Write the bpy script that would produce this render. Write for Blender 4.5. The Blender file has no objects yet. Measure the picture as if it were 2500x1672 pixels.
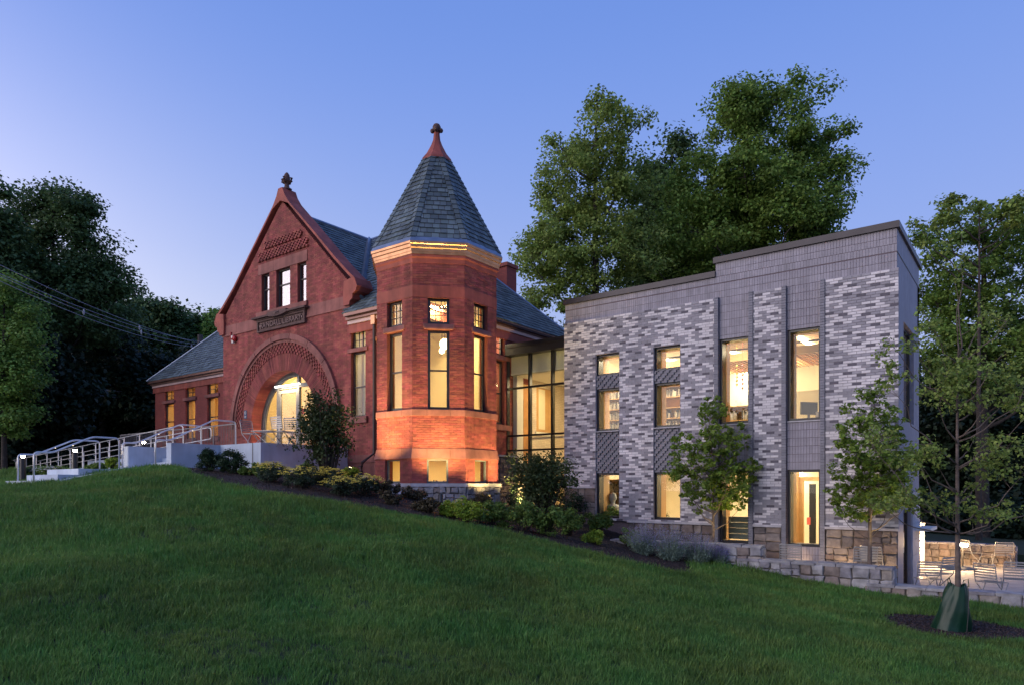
import bpy, math, random
import numpy as np
from mathutils import Vector, Matrix
from mathutils.geometry import tessellate_polygon
random.seed(7)
rng = np.random.default_rng(7)
SC = bpy.context.scene
COL = SC.collection

# ------------------------------------------------------------------ camera
# eye at the world origin; X runs along the facades, Y goes into the buildings, Z up
FPX, UC, VH = 1700.0, 1250.0, 1190.0
TH = math.atan(1280 / 1700.0)
S_, C_ = math.sin(TH), math.cos(TH)
cam_d = bpy.data.cameras.new('camera'); cam = bpy.data.objects.new('camera', cam_d); COL.objects.link(cam)
cam.location = (0, 0, 0); cam.rotation_euler = (math.radians(90), 0, TH)
cam_d.sensor_width = 36; cam_d.lens = 36 * FPX / 2500; cam_d.shift_y = (VH - 836) / 2500
cam_d.clip_start = 0.1; cam_d.clip_end = 2000
SC.camera = cam

# ------------------------------------------------------------------ dusk sky
W = bpy.data.worlds.new('World'); SC.world = W; W.use_nodes = True
nt = W.node_tree; nt.nodes.clear()
def wn(t, **k):
    n = nt.nodes.new(t)
    for a, b in k.items(): setattr(n, a, b)
    return n
tc = wn('ShaderNodeTexCoord'); sep = wn('ShaderNodeSeparateXYZ'); nt.links.new(tc.outputs['Generated'], sep.inputs[0])
el = wn('ShaderNodeValToRGB'); el.color_ramp.interpolation = 'B_SPLINE'
cr = el.color_ramp
for i, (p, c) in enumerate([(0.0, (.56, .60, .80, 1)), (.12, (.45, .53, .81, 1)), (.30, (.29, .41, .83, 1)), (.56, (.155, .295, .77, 1)), (1.0, (.08, .18, .58, 1))]):
    e = cr.elements[i] if i < 2 else cr.elements.new(p)
    e.position = p; e.color = c
nt.links.new(sep.outputs['Z'], el.inputs[0])
GD = Vector((-.86, -.51, 0.10)).normalized()
dot = wn('ShaderNodeVectorMath', operation='DOT_PRODUCT'); nt.links.new(tc.outputs['Generated'], dot.inputs[0]); dot.inputs[1].default_value = GD
gl = wn('ShaderNodeMapRange'); gl.inputs[1].default_value = -.35; gl.inputs[2].default_value = 1.0; nt.links.new(dot.outputs['Value'], gl.inputs[0])
pw = wn('ShaderNodeMath', operation='POWER'); nt.links.new(gl.outputs[0], pw.inputs[0]); pw.inputs[1].default_value = 7.0
gm = wn('ShaderNodeMix', data_type='RGBA', blend_type='ADD'); gm.inputs[0].default_value = 1.0
sc = wn('ShaderNodeVectorMath', operation='SCALE'); sc.inputs[0].default_value = (2.3, 1.85, 1.95); ex = wn('ShaderNodeMapRange', interpolation_type='SMOOTHSTEP'); ex.inputs[1].default_value = .75; ex.inputs[2].default_value = 0.0; ex.inputs[3].default_value = .05; ex.inputs[4].default_value = 1.0; nt.links.new(sep.outputs['Z'], ex.inputs[0])
pm = wn('ShaderNodeMath', operation='MULTIPLY'); nt.links.new(pw.outputs[0], pm.inputs[0]); nt.links.new(ex.outputs[0], pm.inputs[1]); nt.links.new(pm.outputs[0], sc.inputs['Scale'])
nt.links.new(el.outputs[0], gm.inputs[6]); nt.links.new(sc.outputs[0], gm.inputs[7])
bg = wn('ShaderNodeBackground'); bg.inputs[1].default_value = 1.0; nt.links.new(gm.outputs[2], bg.inputs[0])
g2 = wn('ShaderNodeMath', operation='POWER'); nt.links.new(gl.outputs[0], g2.inputs[0]); g2.inputs[1].default_value = 1.9
e2 = wn('ShaderNodeMapRange', interpolation_type='SMOOTHSTEP'); e2.inputs[1].default_value = .55; e2.inputs[2].default_value = 0.0; nt.links.new(sep.outputs['Z'], e2.inputs[0])
m2 = wn('ShaderNodeMath', operation='MULTIPLY'); nt.links.new(g2.outputs[0], m2.inputs[0]); nt.links.new(e2.outputs[0], m2.inputs[1])
s2 = wn('ShaderNodeVectorMath', operation='SCALE'); s2.inputs[0].default_value = (.50, .42, .04); nt.links.new(m2.outputs[0], s2.inputs['Scale'])
a2 = wn('ShaderNodeMix', data_type='RGBA', blend_type='ADD'); a2.inputs[0].default_value = 1.0; nt.links.new(gm.outputs[2], a2.inputs[6]); nt.links.new(s2.outputs[0], a2.inputs[7]); nt.links.new(a2.outputs[2], bg.inputs[0])
wo = wn('ShaderNodeOutputWorld'); nt.links.new(bg.outputs[0], wo.inputs[0])
SC.view_settings.view_transform = 'Standard'; SC.view_settings.look = 'None'
SC.view_settings.exposure = 0.07; SC.view_settings.gamma = 1.0; SC.view_settings.use_curve_mapping = False
# twilight arch: the last broad glow of the sun that has just set, behind and left of the camera
sd = bpy.data.lights.new('twilight', 'SUN'); so = bpy.data.objects.new('twilight', sd); COL.objects.link(so)
sd.energy = 1.45; sd.angle = math.radians(50); sd.color = (1.0, .88, .84)
so.rotation_euler = Vector((.36, .84, -.42)).to_track_quat('-Z', 'Y').to_euler()
SC.cycles.use_denoising = True
SC.cycles.sample_clamp_indirect = 4.0
SC.cycles.max_bounces = 7; SC.cycles.diffuse_bounces = 3; SC.cycles.glossy_bounces = 3; SC.cycles.transparent_max_bounces = 12; SC.cycles.transmission_bounces = 4

# ------------------------------------------------------------------ measuring helpers
def gd(u, v, d):
    t = (u - UC) / FPX
    return Vector((d * (t * C_ - S_), d * (C_ + t * S_), (VH - v) * d / FPX))
def gy(u, v, Y):
    t = (u - UC) / FPX
    return gd(u, v, Y / (C_ + t * S_))
def xy(u, Y): return gy(u, 0, Y).x
def zy(u, v, Y): return gy(u, v, Y).z
def gx(u, v, X):
    t = (u - UC) / FPX
    return gd(u, v, X / (t * C_ - S_))
def proj(p):
    r = C_ * p[0] + S_ * p[1]; d = -S_ * p[0] + C_ * p[1]
    return UC + FPX * r / d, VH - FPX * p[2] / d, d

# ------------------------------------------------------------------ materials
M = {}
def mat(name, col, rough=.8, var=.15, scale=6.0, bump=.0, bscale=60.0, metal=0.0, spec=.4, col2=None, island=0.0, coord='Object'):
    m = bpy.data.materials.new(name); m.use_nodes = True; n = m.node_tree; N = n.nodes; L = n.links
    b = N['Principled BSDF']; b.inputs['Roughness'].default_value = rough; b.inputs['Metallic'].default_value = metal
    b.inputs['Specular IOR Level'].default_value = spec
    t = N.new('ShaderNodeTexCoord'); ns = N.new('ShaderNodeTexNoise'); ns.inputs['Scale'].default_value = scale; ns.inputs['Detail'].default_value = 6
    L.new(t.outputs[coord], ns.inputs['Vector'])
    r = N.new('ShaderNodeMapRange'); r.inputs[1].default_value = .3; r.inputs[2].default_value = .7
    L.new(ns.outputs['Fac'], r.inputs[0])
    mx = N.new('ShaderNodeMix'); mx.data_type = 'RGBA'
    L.new(r.outputs[0], mx.inputs[0])
    c = col; d = col2 or tuple(x * (1 - var) for x in c)
    mx.inputs[6].default_value = (*d, 1); mx.inputs[7].default_value = (*[min(1, x * (1 + (0 if col2 else var))) for x in c], 1)
    out = mx.outputs[2]
    if name in ('red_brick', 'brownstone', 'terracotta', 'light_brick', 'mid_brick', 'soldier_tile', 'limestone', 'concrete', 'red_mortar', 'slate'):
        # soot, washed patches and drip marks that belong to the wall: big soft noise plus noise stretched downwards
        g0 = N.new('ShaderNodeNewGeometry'); a1 = N.new('ShaderNodeTexNoise'); a1.inputs['Scale'].default_value = .55; a1.inputs['Detail'].default_value = 5; L.new(g0.outputs['Position'], a1.inputs['Vector'])
        mp = N.new('ShaderNodeVectorMath'); mp.operation = 'MULTIPLY'; mp.inputs[1].default_value = (4, 4, .35); L.new(g0.outputs['Position'], mp.inputs[0])
        a2_ = N.new('ShaderNodeTexNoise'); a2_.inputs['Scale'].default_value = 1.0; a2_.inputs['Detail'].default_value = 6; L.new(mp.outputs[0], a2_.inputs['Vector'])
        ml = N.new('ShaderNodeMath'); ml.operation = 'ADD'; L.new(a1.outputs['Fac'], ml.inputs[0]); L.new(a2_.outputs['Fac'], ml.inputs[1])
        k = .30 if name in ('red_brick', 'brownstone', 'terracotta', 'red_mortar') else .14
        r2 = N.new('ShaderNodeMapRange'); r2.inputs[1].default_value = .75; r2.inputs[2].default_value = 1.25; r2.inputs[3].default_value = 1 - k; r2.inputs[4].default_value = 1 + k * .7; L.new(ml.outputs[0], r2.inputs[0])
        hw_ = N.new('ShaderNodeHueSaturation'); L.new(r2.outputs[0], hw_.inputs['Value']); L.new(out, hw_.inputs['Color']); out = hw_.outputs[0]
    if name == 'grass_blade':
        g0 = N.new('ShaderNodeNewGeometry'); a1 = N.new('ShaderNodeTexNoise'); a1.inputs['Scale'].default_value = .45; a1.inputs['Detail'].default_value = 7; a1.inputs['Roughness'].default_value = .62; L.new(g0.outputs['Position'], a1.inputs['Vector'])
        r2 = N.new('ShaderNodeMapRange'); r2.inputs[1].default_value = .32; r2.inputs[2].default_value = .68; r2.inputs[3].default_value = .74; r2.inputs[4].default_value = 1.26; L.new(a1.outputs['Fac'], r2.inputs[0])
        a3 = N.new('ShaderNodeTexNoise'); a3.inputs['Scale'].default_value = 1.1; a3.inputs['Detail'].default_value = 4; L.new(g0.outputs['Position'], a3.inputs['Vector'])
        r3 = N.new('ShaderNodeMapRange'); r3.inputs[1].default_value = .3; r3.inputs[2].default_value = .7; r3.inputs[3].default_value = .525; r3.inputs[4].default_value = .465; L.new(a3.outputs['Fac'], r3.inputs[0])
        hw_ = N.new('ShaderNodeHueSaturation'); L.new(r2.outputs[0], hw_.inputs['Value']); L.new(r3.outputs[0], hw_.inputs['Hue']); L.new(out, hw_.inputs['Color']); out = hw_.outputs[0]
    if island:
        g = N.new('ShaderNodeNewGeometry'); hs = N.new('ShaderNodeMapRange'); hs.inputs[3].default_value = 1 - island; hs.inputs[4].default_value = 1 + island
        oi = N.new('ShaderNodeObjectInfo'); sm = N.new('ShaderNodeMath'); sm.operation = 'ADD'; fc = N.new('ShaderNodeMath'); fc.operation = 'FRACT'
        L.new(g.outputs['Random Per Island'], sm.inputs[0]); L.new(oi.outputs['Random'], sm.inputs[1]); L.new(sm.outputs[0], fc.inputs[0]); L.new(fc.outputs[0], hs.inputs[0])
        h = N.new('ShaderNodeHueSaturation'); L.new(hs.outputs[0], h.inputs['Value']); L.new(out, h.inputs['Color'])
        h2 = N.new('ShaderNodeMapRange'); h2.inputs[3].default_value = .5 - island * .04; h2.inputs[4].default_value = .5 + island * .04
        mm = N.new('ShaderNodeMath'); mm.operation = 'FRACT'; m3 = N.new('ShaderNodeMath'); m3.operation = 'MULTIPLY'; m3.inputs[1].default_value = 7.3
        L.new(fc.outputs[0], m3.inputs[0]); L.new(m3.outputs[0], mm.inputs[0]); L.new(mm.outputs[0], h2.inputs[0]); L.new(h2.outputs[0], h.inputs['Hue'])
        out = h.outputs[0]
    L.new(out, b.inputs['Base Color'])
    if bump:
        n2 = N.new('ShaderNodeTexNoise'); n2.inputs['Scale'].default_value = bscale; n2.inputs['Detail'].default_value = 8
        L.new(t.outputs[coord], n2.inputs['Vector'])
        bp = N.new('ShaderNodeBump'); bp.inputs['Strength'].default_value = bump; bp.inputs['Distance'].default_value = .02
        L.new(n2.outputs['Fac'], bp.inputs['Height']); L.new(bp.outputs[0], b.inputs['Normal'])
    M[name] = m; return m
def emit(name, col, st):
    m = bpy.data.materials.new(name); m.use_nodes = True; b = m.node_tree.nodes['Principled BSDF']
    b.inputs['Base Color'].default_value = (*col, 1); b.inputs['Emission Color'].default_value = (*col, 1); b.inputs['Emission Strength'].default_value = st
    M[name] = m
def glass(name, base=.06, tint=(.93, .95, .93), rough=0.0, refl=(1, 1, 1)):
    m = bpy.data.materials.new(name); m.use_nodes = True; N = m.node_tree.nodes; L = m.node_tree.links; N.clear()
    o = N.new('ShaderNodeOutputMaterial'); mx = N.new('ShaderNodeMixShader'); tr = N.new('ShaderNodeBsdfTransparent'); g = N.new('ShaderNodeBsdfGlossy')
    tr.inputs[0].default_value = (*tint, 1); g.inputs['Roughness'].default_value = rough; g.inputs[0].default_value = (*refl, 1)
    lw = N.new('ShaderNodeLayerWeight'); lw.inputs[0].default_value = .22
    mr = N.new('ShaderNodeMapRange'); mr.inputs[3].default_value = base; mr.inputs[4].default_value = 1.0
    pf = N.new('ShaderNodeMath'); pf.operation = 'POWER'; pf.inputs[1].default_value = 4.6; lw.inputs[0].default_value = .5; L.new(lw.outputs['Facing'], pf.inputs[0]); L.new(pf.outputs[0], mr.inputs[0]); L.new(mr.outputs[0], mx.inputs[0]); L.new(tr.outputs[0], mx.inputs[1]); L.new(g.outputs[0], mx.inputs[2]); L.new(mx.outputs[0], o.inputs[0])
    M[name] = m
def leafmat(name, col, trans=.35, var=.35, rough=.55):
    m = mat(name, col, rough=rough, var=.25, scale=.6, island=var, spec=.25)
    n = m.node_tree; N = n.nodes; L = n.links; b = N['Principled BSDF']; out = N['Material Output']
    src = b.inputs['Base Color'].links[0].from_socket
    t = N.new('ShaderNodeBsdfTranslucent'); mx = N.new('ShaderNodeMixShader'); mx.inputs[0].default_value = trans
    L.new(src, t.inputs[0]); L.new(b.outputs[0], mx.inputs[1]); L.new(t.outputs[0], mx.inputs[2]); L.new(mx.outputs[0], out.inputs[0])
    return m
def brickmat(name, c1, c2, mortar, bw=.21, bh=.067, gap=.012):
    """procedural running-bond brick for walls too far off to tell the bricks apart; uses object XZ"""
    m = bpy.data.materials.new(name); m.use_nodes = True; N = m.node_tree.nodes; L = m.node_tree.links; b = N['Principled BSDF']
    t = N.new('ShaderNodeTexCoord'); sp = N.new('ShaderNodeSeparateXYZ'); cb = N.new('ShaderNodeCombineXYZ'); L.new(t.outputs['Object'], sp.inputs[0])
    ad = N.new('ShaderNodeMath'); ad.operation = 'ADD'; L.new(sp.outputs[0], ad.inputs[0]); L.new(sp.outputs[1], ad.inputs[1])
    L.new(ad.outputs[0], cb.inputs[0]); L.new(sp.outputs[2], cb.inputs[1])
    br = N.new('ShaderNodeTexBrick'); br.inputs['Scale'].default_value = 1; br.inputs['Brick Width'].default_value = bw; br.inputs['Row Height'].default_value = bh
    br.inputs['Mortar Size'].default_value = gap / 2; br.inputs['Color1'].default_value = (*c1, 1); br.inputs['Color2'].default_value = (*c2, 1); br.inputs['Mortar'].default_value = (*mortar, 1)
    L.new(cb.outputs[0], br.inputs['Vector'])
    ns = N.new('ShaderNodeTexNoise'); ns.inputs['Scale'].default_value = 1.7; ns.inputs['Detail'].default_value = 7; L.new(t.outputs['Object'], ns.inputs['Vector'])
    mr = N.new('ShaderNodeMapRange'); mr.inputs[3].default_value = .72; mr.inputs[4].default_value = 1.25; L.new(ns.outputs['Fac'], mr.inputs[0])
    h = N.new('ShaderNodeHueSaturation'); L.new(br.outputs['Color'], h.inputs['Color']); L.new(mr.outputs[0], h.inputs['Value']); L.new(h.outputs[0], b.inputs['Base Color'])
    bp = N.new('ShaderNodeBump'); bp.inputs['Strength'].default_value = .6; bp.inputs['Distance'].default_value = .01; bp.invert = True
    L.new(br.outputs['Fac'], bp.inputs['Height']); L.new(bp.outputs[0], b.inputs['Normal']); b.inputs['Roughness'].default_value = .85
    M[name] = m

RED = (.262, .064, .052)
mat('red_brick', RED, .82, .25, 3, .25, 90, island=.22)
mat('red_mortar', (.215, .062, .047), .95, .2, 20, .2, 120)
mat('brownstone', (.26, .098, .080), .8, .22, 2.2, .3, 45)
mat('dark_stone', (.105, .058, .05), .8, .25, 5, .35, 50)
mat('terracotta', (.30, .072, .05), .7, .2, 3, .2, 60)
brickmat('far_brick', (.31, .068, .05), (.25, .055, .042), (.19, .06, .05))
brickmat('cream_brick', (.62, .50, .30), (.55, .43, .25), (.42, .33, .2))
brickmat('white_brick', (.72, .62, .50), (.62, .52, .42), (.5, .42, .34))
mat('slate', (.095, .12, .125), .55, .25, 2.5, .25, 40, island=.38, spec=.45)
mat('lead_flashing', (.22, .26, .33), .35, .2, 4, .1, 20, metal=.6)
mat('gutter', (.20, .105, .085), .35, .2, 3, metal=.5)
mat('copper_gutter', (.42, .22, .12), .3, .25, 4, metal=.8)
mat('white_fascia', (.60, .42, .40), .4, .1, 3)
mat('black_frame', (.016, .015, .019), .35, .2, 5, spec=.5)
mat('brown_frame', (.045, .030, .032), .45, .2, 5)
mat('grey_frame', (.13, .14, .15), .45, .2, 5)
mat('light_brick', (.63, .59, .60), .6, .06, 8, .12, 120, island=.06)
mat('mid_brick', (.285, .27, .298), .6, .1, 8, .12, 120, island=.10)
mat('dark_brick', (.10, .09, .112), .6, .12, 8, .12, 120, island=.1)
mat('grey_mortar', (.14, .11, .12), .95, .15, 20, .2, 120)
mat('field_mortar', (.33, .30, .33), .95, .15, 20, .2, 120)
mat('soldier_tile', (.27, .25, .285), .55, .1, 5, .1, 90, island=.10)
mat('panel_brick', (.20, .195, .225), .65, .12, 8, .12, 100, island=.08)
mat('coping', (.034, .029, .034), .35, .12, 4, metal=.3)
mat('limestone', (.42, .40, .42), .75, .15, 6, .2, 60)
for i, c in enumerate([(.36, .345, .36), (.38, .33, .29), (.30, .28, .30), (.44, .42, .42), (.30, .24, .21)]):
    mat('fieldstone%d' % i, c, .85, .4, 5, .8, 14, col2=tuple(x * .5 for x in c))
for i, c in enumerate([(.23, .18, .16), (.26, .21, .18), (.18, .155, .15), (.30, .25, .22), (.20, .15, .13)]):
    mat('ashlar%d' % i, c, .85, .4, 6, .7, 18, col2=tuple(x * .55 for x in c))
mat('joint', (.11, .095, .085), .95, .2, 20, .3, 60)
mat('concrete', (.44, .50, .58), .8, .14, 1.8, .15, 60)
mat('bluestone', (.38, .35, .33), .75, .15, 3, .1, 60)
mat('steel', (.66, .66, .67), .38, .08, 3, metal=.55)
mat('white_metal', (.34, .33, .32), .35, .08, 3, metal=.4)
mat('dark_metal', (.03, .03, .033), .4, .2, 5, metal=.3)
mat('guard_metal', (.16, .16, .17), .45, .1, 5, metal=.4)
mat('cream', (.74, .60, .34), .9, .05, 1)
mat('cream_pale', (.80, .71, .50), .9, .05, 1)
mat('orange_cream', (.76, .50, .22), .9, .06, 1)
mat('ceiling_white', (.80, .76, .66), .9, .03, 1)
mat('maple', (.60, .36, .15), .5, .2, 3, col2=(.50, .28, .11))
mat('oak_slat', (.46, .22, .08), .5, .2, 3)
mat('green_panel', (.17, .19, .16), .6, .1, 3)
mat('plaster_white', (.70, .68, .62), .8, .06, 2)
mat('bark', (.050, .040, .034), .95, .35, 8, .8, 30)
mat('bark_dark', (.018, .015, .013), .95, .35, 8, .6, 30)
mat('young_bark', (.13, .10, .085), .9, .3, 12, .5, 40)
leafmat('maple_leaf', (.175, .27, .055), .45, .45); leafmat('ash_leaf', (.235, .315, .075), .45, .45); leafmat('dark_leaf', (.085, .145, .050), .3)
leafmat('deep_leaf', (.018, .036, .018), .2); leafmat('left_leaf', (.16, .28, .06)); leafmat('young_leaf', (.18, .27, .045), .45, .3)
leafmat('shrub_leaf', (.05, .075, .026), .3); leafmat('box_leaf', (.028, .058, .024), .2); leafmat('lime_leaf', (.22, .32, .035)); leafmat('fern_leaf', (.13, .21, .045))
leafmat('sage_leaf', (.22, .30, .24)); leafmat('sage_flower', (.34, .30, .52)); leafmat('yarrow', (.85, .68, .12)); leafmat('yarrow_leaf', (.05, .075, .045))
leafmat('bronze_leaf', (.075, .062, .035), .2); leafmat('flower_pale', (.6, .6, .55))
leafmat('grass_blade', (.112, .225, .046), .3, .32)
mat('soil', (.02, .035, .012), .98, .4, 3, .6, 40, col2=(.014, .022, .008))
mat('mulch', (.022, .014, .013), .97, .5, 30, 1.0, 50)
leafmat('mulch_chip', (.055, .035, .03), .0, .6)
mat('water_bag', (.006, .034, .018), .28, .2, 3, .3, 9, spec=.28)
mat('alarm_red', (.35, .01, .012), .4, .1, 5)
mat('sign_blue', (.05, .07, .13), .5, .1, 5)
mat('book_a', (.35, .30, .24), .7, .5, 30); mat('book_b', (.12, .10, .09), .7, .5, 30); mat('book_c', (.55, .5, .42), .7, .3, 30)
mat('bust_stone', (.45, .44, .42), .8, .1, 6)
mat('wood_pole', (.10, .085, .08), .9, .2, 4)
mat('wire', (.34, .34, .40), .6, .1, 4)
mat('paper', (.75, .7, .62), .8, .15, 12)
mat('toy_red', (.6, .1, .08), .5, .1, 5); mat('toy_yellow', (.7, .55, .05), .5, .1, 5)
emit('strip_light', (1.0, .82, .55), 14); emit('cool_strip', (1.0, .93, .8), 5); emit('globe', (1.0, .83, .55), 9); emit('bollard_glow', (1.0, .78, .46), 240); emit('spot_lens', (1.0, .75, .42), 10); emit('sconce', (1.0, .88, .66), 40)
emit('tiny_led', (1.0, .85, .6), 5)
glass('clear_glass', .02); glass('coated_glass', .34, (.9, .9, .9), refl=(1, .97, .96)); glass('tower_glass', .04, (.86, .84, .76))

# ------------------------------------------------------------------ object helpers
TRI = [0]
def link(o, parent=None, ploc=None):
    COL.objects.link(o)
    if parent is not None:
        o.parent = parent
        if parent.type == 'EMPTY' and parent.get('_w'): o.matrix_parent_inverse = Matrix.Translation(parent.location).inverted()
    return o
def tag(o, label=None, cat=None, group=None, kind=None):
    if label: o['label'] = label
    if cat: o['category'] = cat
    if group: o['group'] = group
    if kind: o['kind'] = kind
    return o
def empty(name, loc, label, cat, group=None, world=False, rz=0):
    o = bpy.data.objects.new(name, None); o.location = loc; o.rotation_euler = (0, 0, rz); o.empty_display_size = .2
    if world: o['_w'] = 1
    COL.objects.link(o); tag(o, label, cat, group); return o
class MB:
    def __init__(s): s.v = []; s.f = []; s.m = []
    def add(s, vs, fs, mi=0):
        b = len(s.v); s.v += [tuple(p) for p in vs]; s.f += [tuple(i + b for i in f) for f in fs]; s.m += [mi] * len(fs)
    def hexa(s, p, mi=0):   # p: 8 points, bottom ring 0-3, top ring 4-7
        s.add(p, [(3, 2, 1, 0), (4, 5, 6, 7), (0, 1, 5, 4), (1, 2, 6, 5), (2, 3, 7, 6), (3, 0, 4, 7)], mi)
    def box(s, x0, x1, y0, y1, z0, z1, mi=0):
        s.hexa([(x0, y0, z0), (x1, y0, z0), (x1, y1, z0), (x0, y1, z0), (x0, y0, z1), (x1, y0, z1), (x1, y1, z1), (x0, y1, z1)], mi)
    def fbox(s, F, a0, a1, z0, z1, d0, d1, mi=0):  # box in a wall frame; d = distance out of the wall
        s.hexa([F(a0, d1, z0), F(a1, d1, z0), F(a1, d0, z0), F(a0, d0, z0), F(a0, d1, z1), F(a1, d1, z1), F(a1, d0, z1), F(a0, d0, z1)], mi)
    def tube(s, pts, r, n=6, mi=0, cap=True, r1=None):
        pts = [Vector(p) for p in pts]; rings = []; N = len(pts); b = len(s.v)
        ref = Vector((0, 0, 1))
        for i, p in enumerate(pts):
            t = (pts[min(i + 1, N - 1)] - pts[max(i - 1, 0)])
            if t.length < 1e-9: t = Vector((0, 0, 1))
            t.normalize()
            rr = ref if abs(t.dot(ref)) < .95 else Vector((1, 0, 0))
            x = t.cross(rr).normalized(); y = t.cross(x)
            if isinstance(r, (list, tuple)): R = r[i]
            else: R = r if r1 is None else r + (r1 - r) * i / max(1, N - 1)
            for k in range(n):
                a = 2 * math.pi * k / n
                s.v.append(tuple(p + x * (math.cos(a) * R) + y * (math.sin(a) * R)))
        for i in range(N - 1):
            for k in range(n):
                a = b + i * n + k; c = b + i * n + (k + 1) % n
                s.f.append((a, c, c + n, a + n)); s.m.append(mi)
        if cap:
            s.f.append(tuple(b + k for k in range(n))[::-1]); s.m.append(mi)
            s.f.append(tuple(b + (N - 1) * n + k for k in range(n))); s.m.append(mi)
    def lathe(s, prof, c=(0, 0, 0), n=12, mi=0, a0=0.0):
        b = len(s.v)
        for r, z in prof:
            for k in range(n):
                a = a0 + 2 * math.pi * k / n
                s.v.append((c[0] + r * math.cos(a), c[1] + r * math.sin(a), c[2] + z))
        for i in range(len(prof) - 1):
            for k in range(n):
                a = b + i * n + k; d = b + i * n + (k + 1) % n
                s.f.append((a, d, d + n, a + n)); s.m.append(mi)
        s.f.append(tuple(b + k for k in range(n))[::-1]); s.m.append(mi)
        s.f.append(tuple(b + (len(prof) - 1) * n + k for k in range(n))); s.m.append(mi)
    def prism(s, F, poly, d0, d1, holes=(), mi=0, back=True):
        """poly, holes: lists of (a,z) in the wall frame, extruded from d0 (inner) to d1 (outer)"""
        loops = [[Vector((a, z, 0)) for a, z in L] for L in [poly] + list(holes)]
        tris = tessellate_polygon(loops); flat = [p for L in loops for p in L]
        b = len(s.v); n = len(flat)
        s.v += [tuple(F(p.x, d1, p.y)) for p in flat] + [tuple(F(p.x, d0, p.y)) for p in flat]
        for t in tris:
            s.f.append((b + t[0], b + t[1], b + t[2])); s.m.append(mi)
            if back: s.f.append((b + n + t[2], b + n + t[1], b + n + t[0])); s.m.append(mi)
        o = b
        for L in loops:
            k = len(L)
            for i in range(k):
                j = (i + 1) % k; s.f.append((o + i, o + j, o + j + n, o + i + n)); s.m.append(mi)
            o += k
    def build(s, name, mats, parent=None, smooth=False, kind=None, loc=None, rot=None, label=None):
        me = bpy.data.meshes.new(name); me.from_pydata(s.v, [], s.f)
        if isinstance(mats, str): mats = [mats]
        for m in mats: me.materials.append(M[m])
        if len(mats) > 1: me.polygons.foreach_set('material_index', s.m)
        if smooth: me.polygons.foreach_set('use_smooth', [True] * len(s.f))
        me.update()
        o = bpy.data.objects.new(name, me)
        if loc is not None: o.location = loc
        if rot is not None: o.rotation_euler = rot
        if kind: o['kind'] = kind
        if label: o['label'] = label
        TRI[0] += sum(len(f) - 2 for f in s.f)
        return link(o, parent)
def frame(ox, oy, ex=1.0, ey=0.0):
    """wall frame: origin, unit direction running to the right seen from outside; the normal points out"""
    nx, ny = ey, -ex
    def F(a, d, z): return Vector((ox + ex * a + nx * d, oy + ey * a + ny * d, z))
    F.o = (ox, oy); F.e = (ex, ey); F.n = (nx, ny); F.ang = math.atan2(ey, ex)
    return F
def copy_tree(o, parent=None):
    c = o.copy(); COL.objects.link(c)
    if parent is not None: c.parent = parent
    for ch in list(o.children): copy_tree(ch, c)
    return c
def lamp(name, kind, loc, energy, col=(1, .8, .55), parent=None, size=.3, size_y=None, target=None, spot=60, blend=.6):
    l = bpy.data.lights.new(name, kind); l.energy = energy; l.color = col
    if kind == 'AREA':
        l.shape = 'RECTANGLE'; l.size = size; l.size_y = size_y or size
    elif kind == 'SPOT': l.spot_size = math.radians(spot); l.spot_blend = blend; l.shadow_soft_size = size
    else: l.shadow_soft_size = size
    o = bpy.data.objects.new(name, l); o.location = loc
    if target is not None: o.rotation_euler = (Vector(target) - Vector(loc)).to_track_quat('-Z', 'Y').to_euler()
    COL.objects.link(o)
    if parent is not None:
        o.parent = parent
        if parent.get('_w'): o.matrix_parent_inverse = Matrix.Translation(parent.location).inverted()
        else: o.matrix_parent_inverse = (Matrix.Translation(parent.location) @ parent.rotation_euler.to_matrix().to_4x4()).inverted()
    return o

# --------- masonry
def subtract(iv, holes):
    out = iv
    for h0, h1 in holes:
        nx = []
        for a, b in out:
            if h1 <= a or h0 >= b: nx.append((a, b)); continue
            if h0 > a: nx.append((a, h0))
            if h1 < b: nx.append((h1, b))
        out = nx
    return out
def rect_holes(rects):
    return lambda z: [(r[0], r[1]) for r in rects if r[2] < z < r[3]]
def lay(F, z0, z1, span, holes, bw, bh, gap=.010, bond=.5, j=.0015):
    """brick rectangles (a0,a1,z0,z1,full) course by course; span(z)->[(a0,a1)], holes(z)->[(a0,a1)]"""
    res = []; k = 0; z = z0
    while z + bh * .6 <= z1:
        zm = z + bh / 2
        for (p, q) in subtract(span(zm), holes(zm)):
            off = (k * bond % 1.0) * bw
            i = math.floor((p - off) / bw)
            while True:
                a = off + i * bw; b = a + bw
                if a >= q: break
                aa = max(a, p); bb = min(b, q)
                if bb - aa > .03: res.append((aa + gap / 2, bb - gap / 2, z + gap / 2, min(z + bh, z1) - gap / 2, aa == a and bb == b, i, k))
                i += 1
        z += bh; k += 1
    return res
def unit_brick(name, w, h, dep, m):
    mb = MB(); c = .0035
    # slightly eased front edges: front ring inset
    P = [(-w/2, 0, -h/2), (w/2, 0, -h/2), (w/2, 0, h/2), (-w/2, 0, h/2), (-w/2, -dep + c, -h/2), (w/2, -dep + c, -h/2), (w/2, -dep + c, h/2), (-w/2, -dep + c, h/2),
         (-w/2 + c, -dep, -h/2 + c), (w/2 - c, -dep, -h/2 + c), (w/2 - c, -dep, h/2 - c), (-w/2 + c, -dep, h/2 - c)]
    mb.add(P, [(0, 1, 5, 4), (1, 2, 6, 5), (2, 3, 7, 6), (3, 0, 4, 7), (4, 5, 9, 8), (5, 6, 10, 9), (6, 7, 11, 10), (7, 4, 8, 11), (8, 9, 10, 11)])
    me = bpy.data.meshes.new(name); me.from_pydata(mb.v, [], mb.f); me.materials.append(M[m]); me.update(); return me
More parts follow.
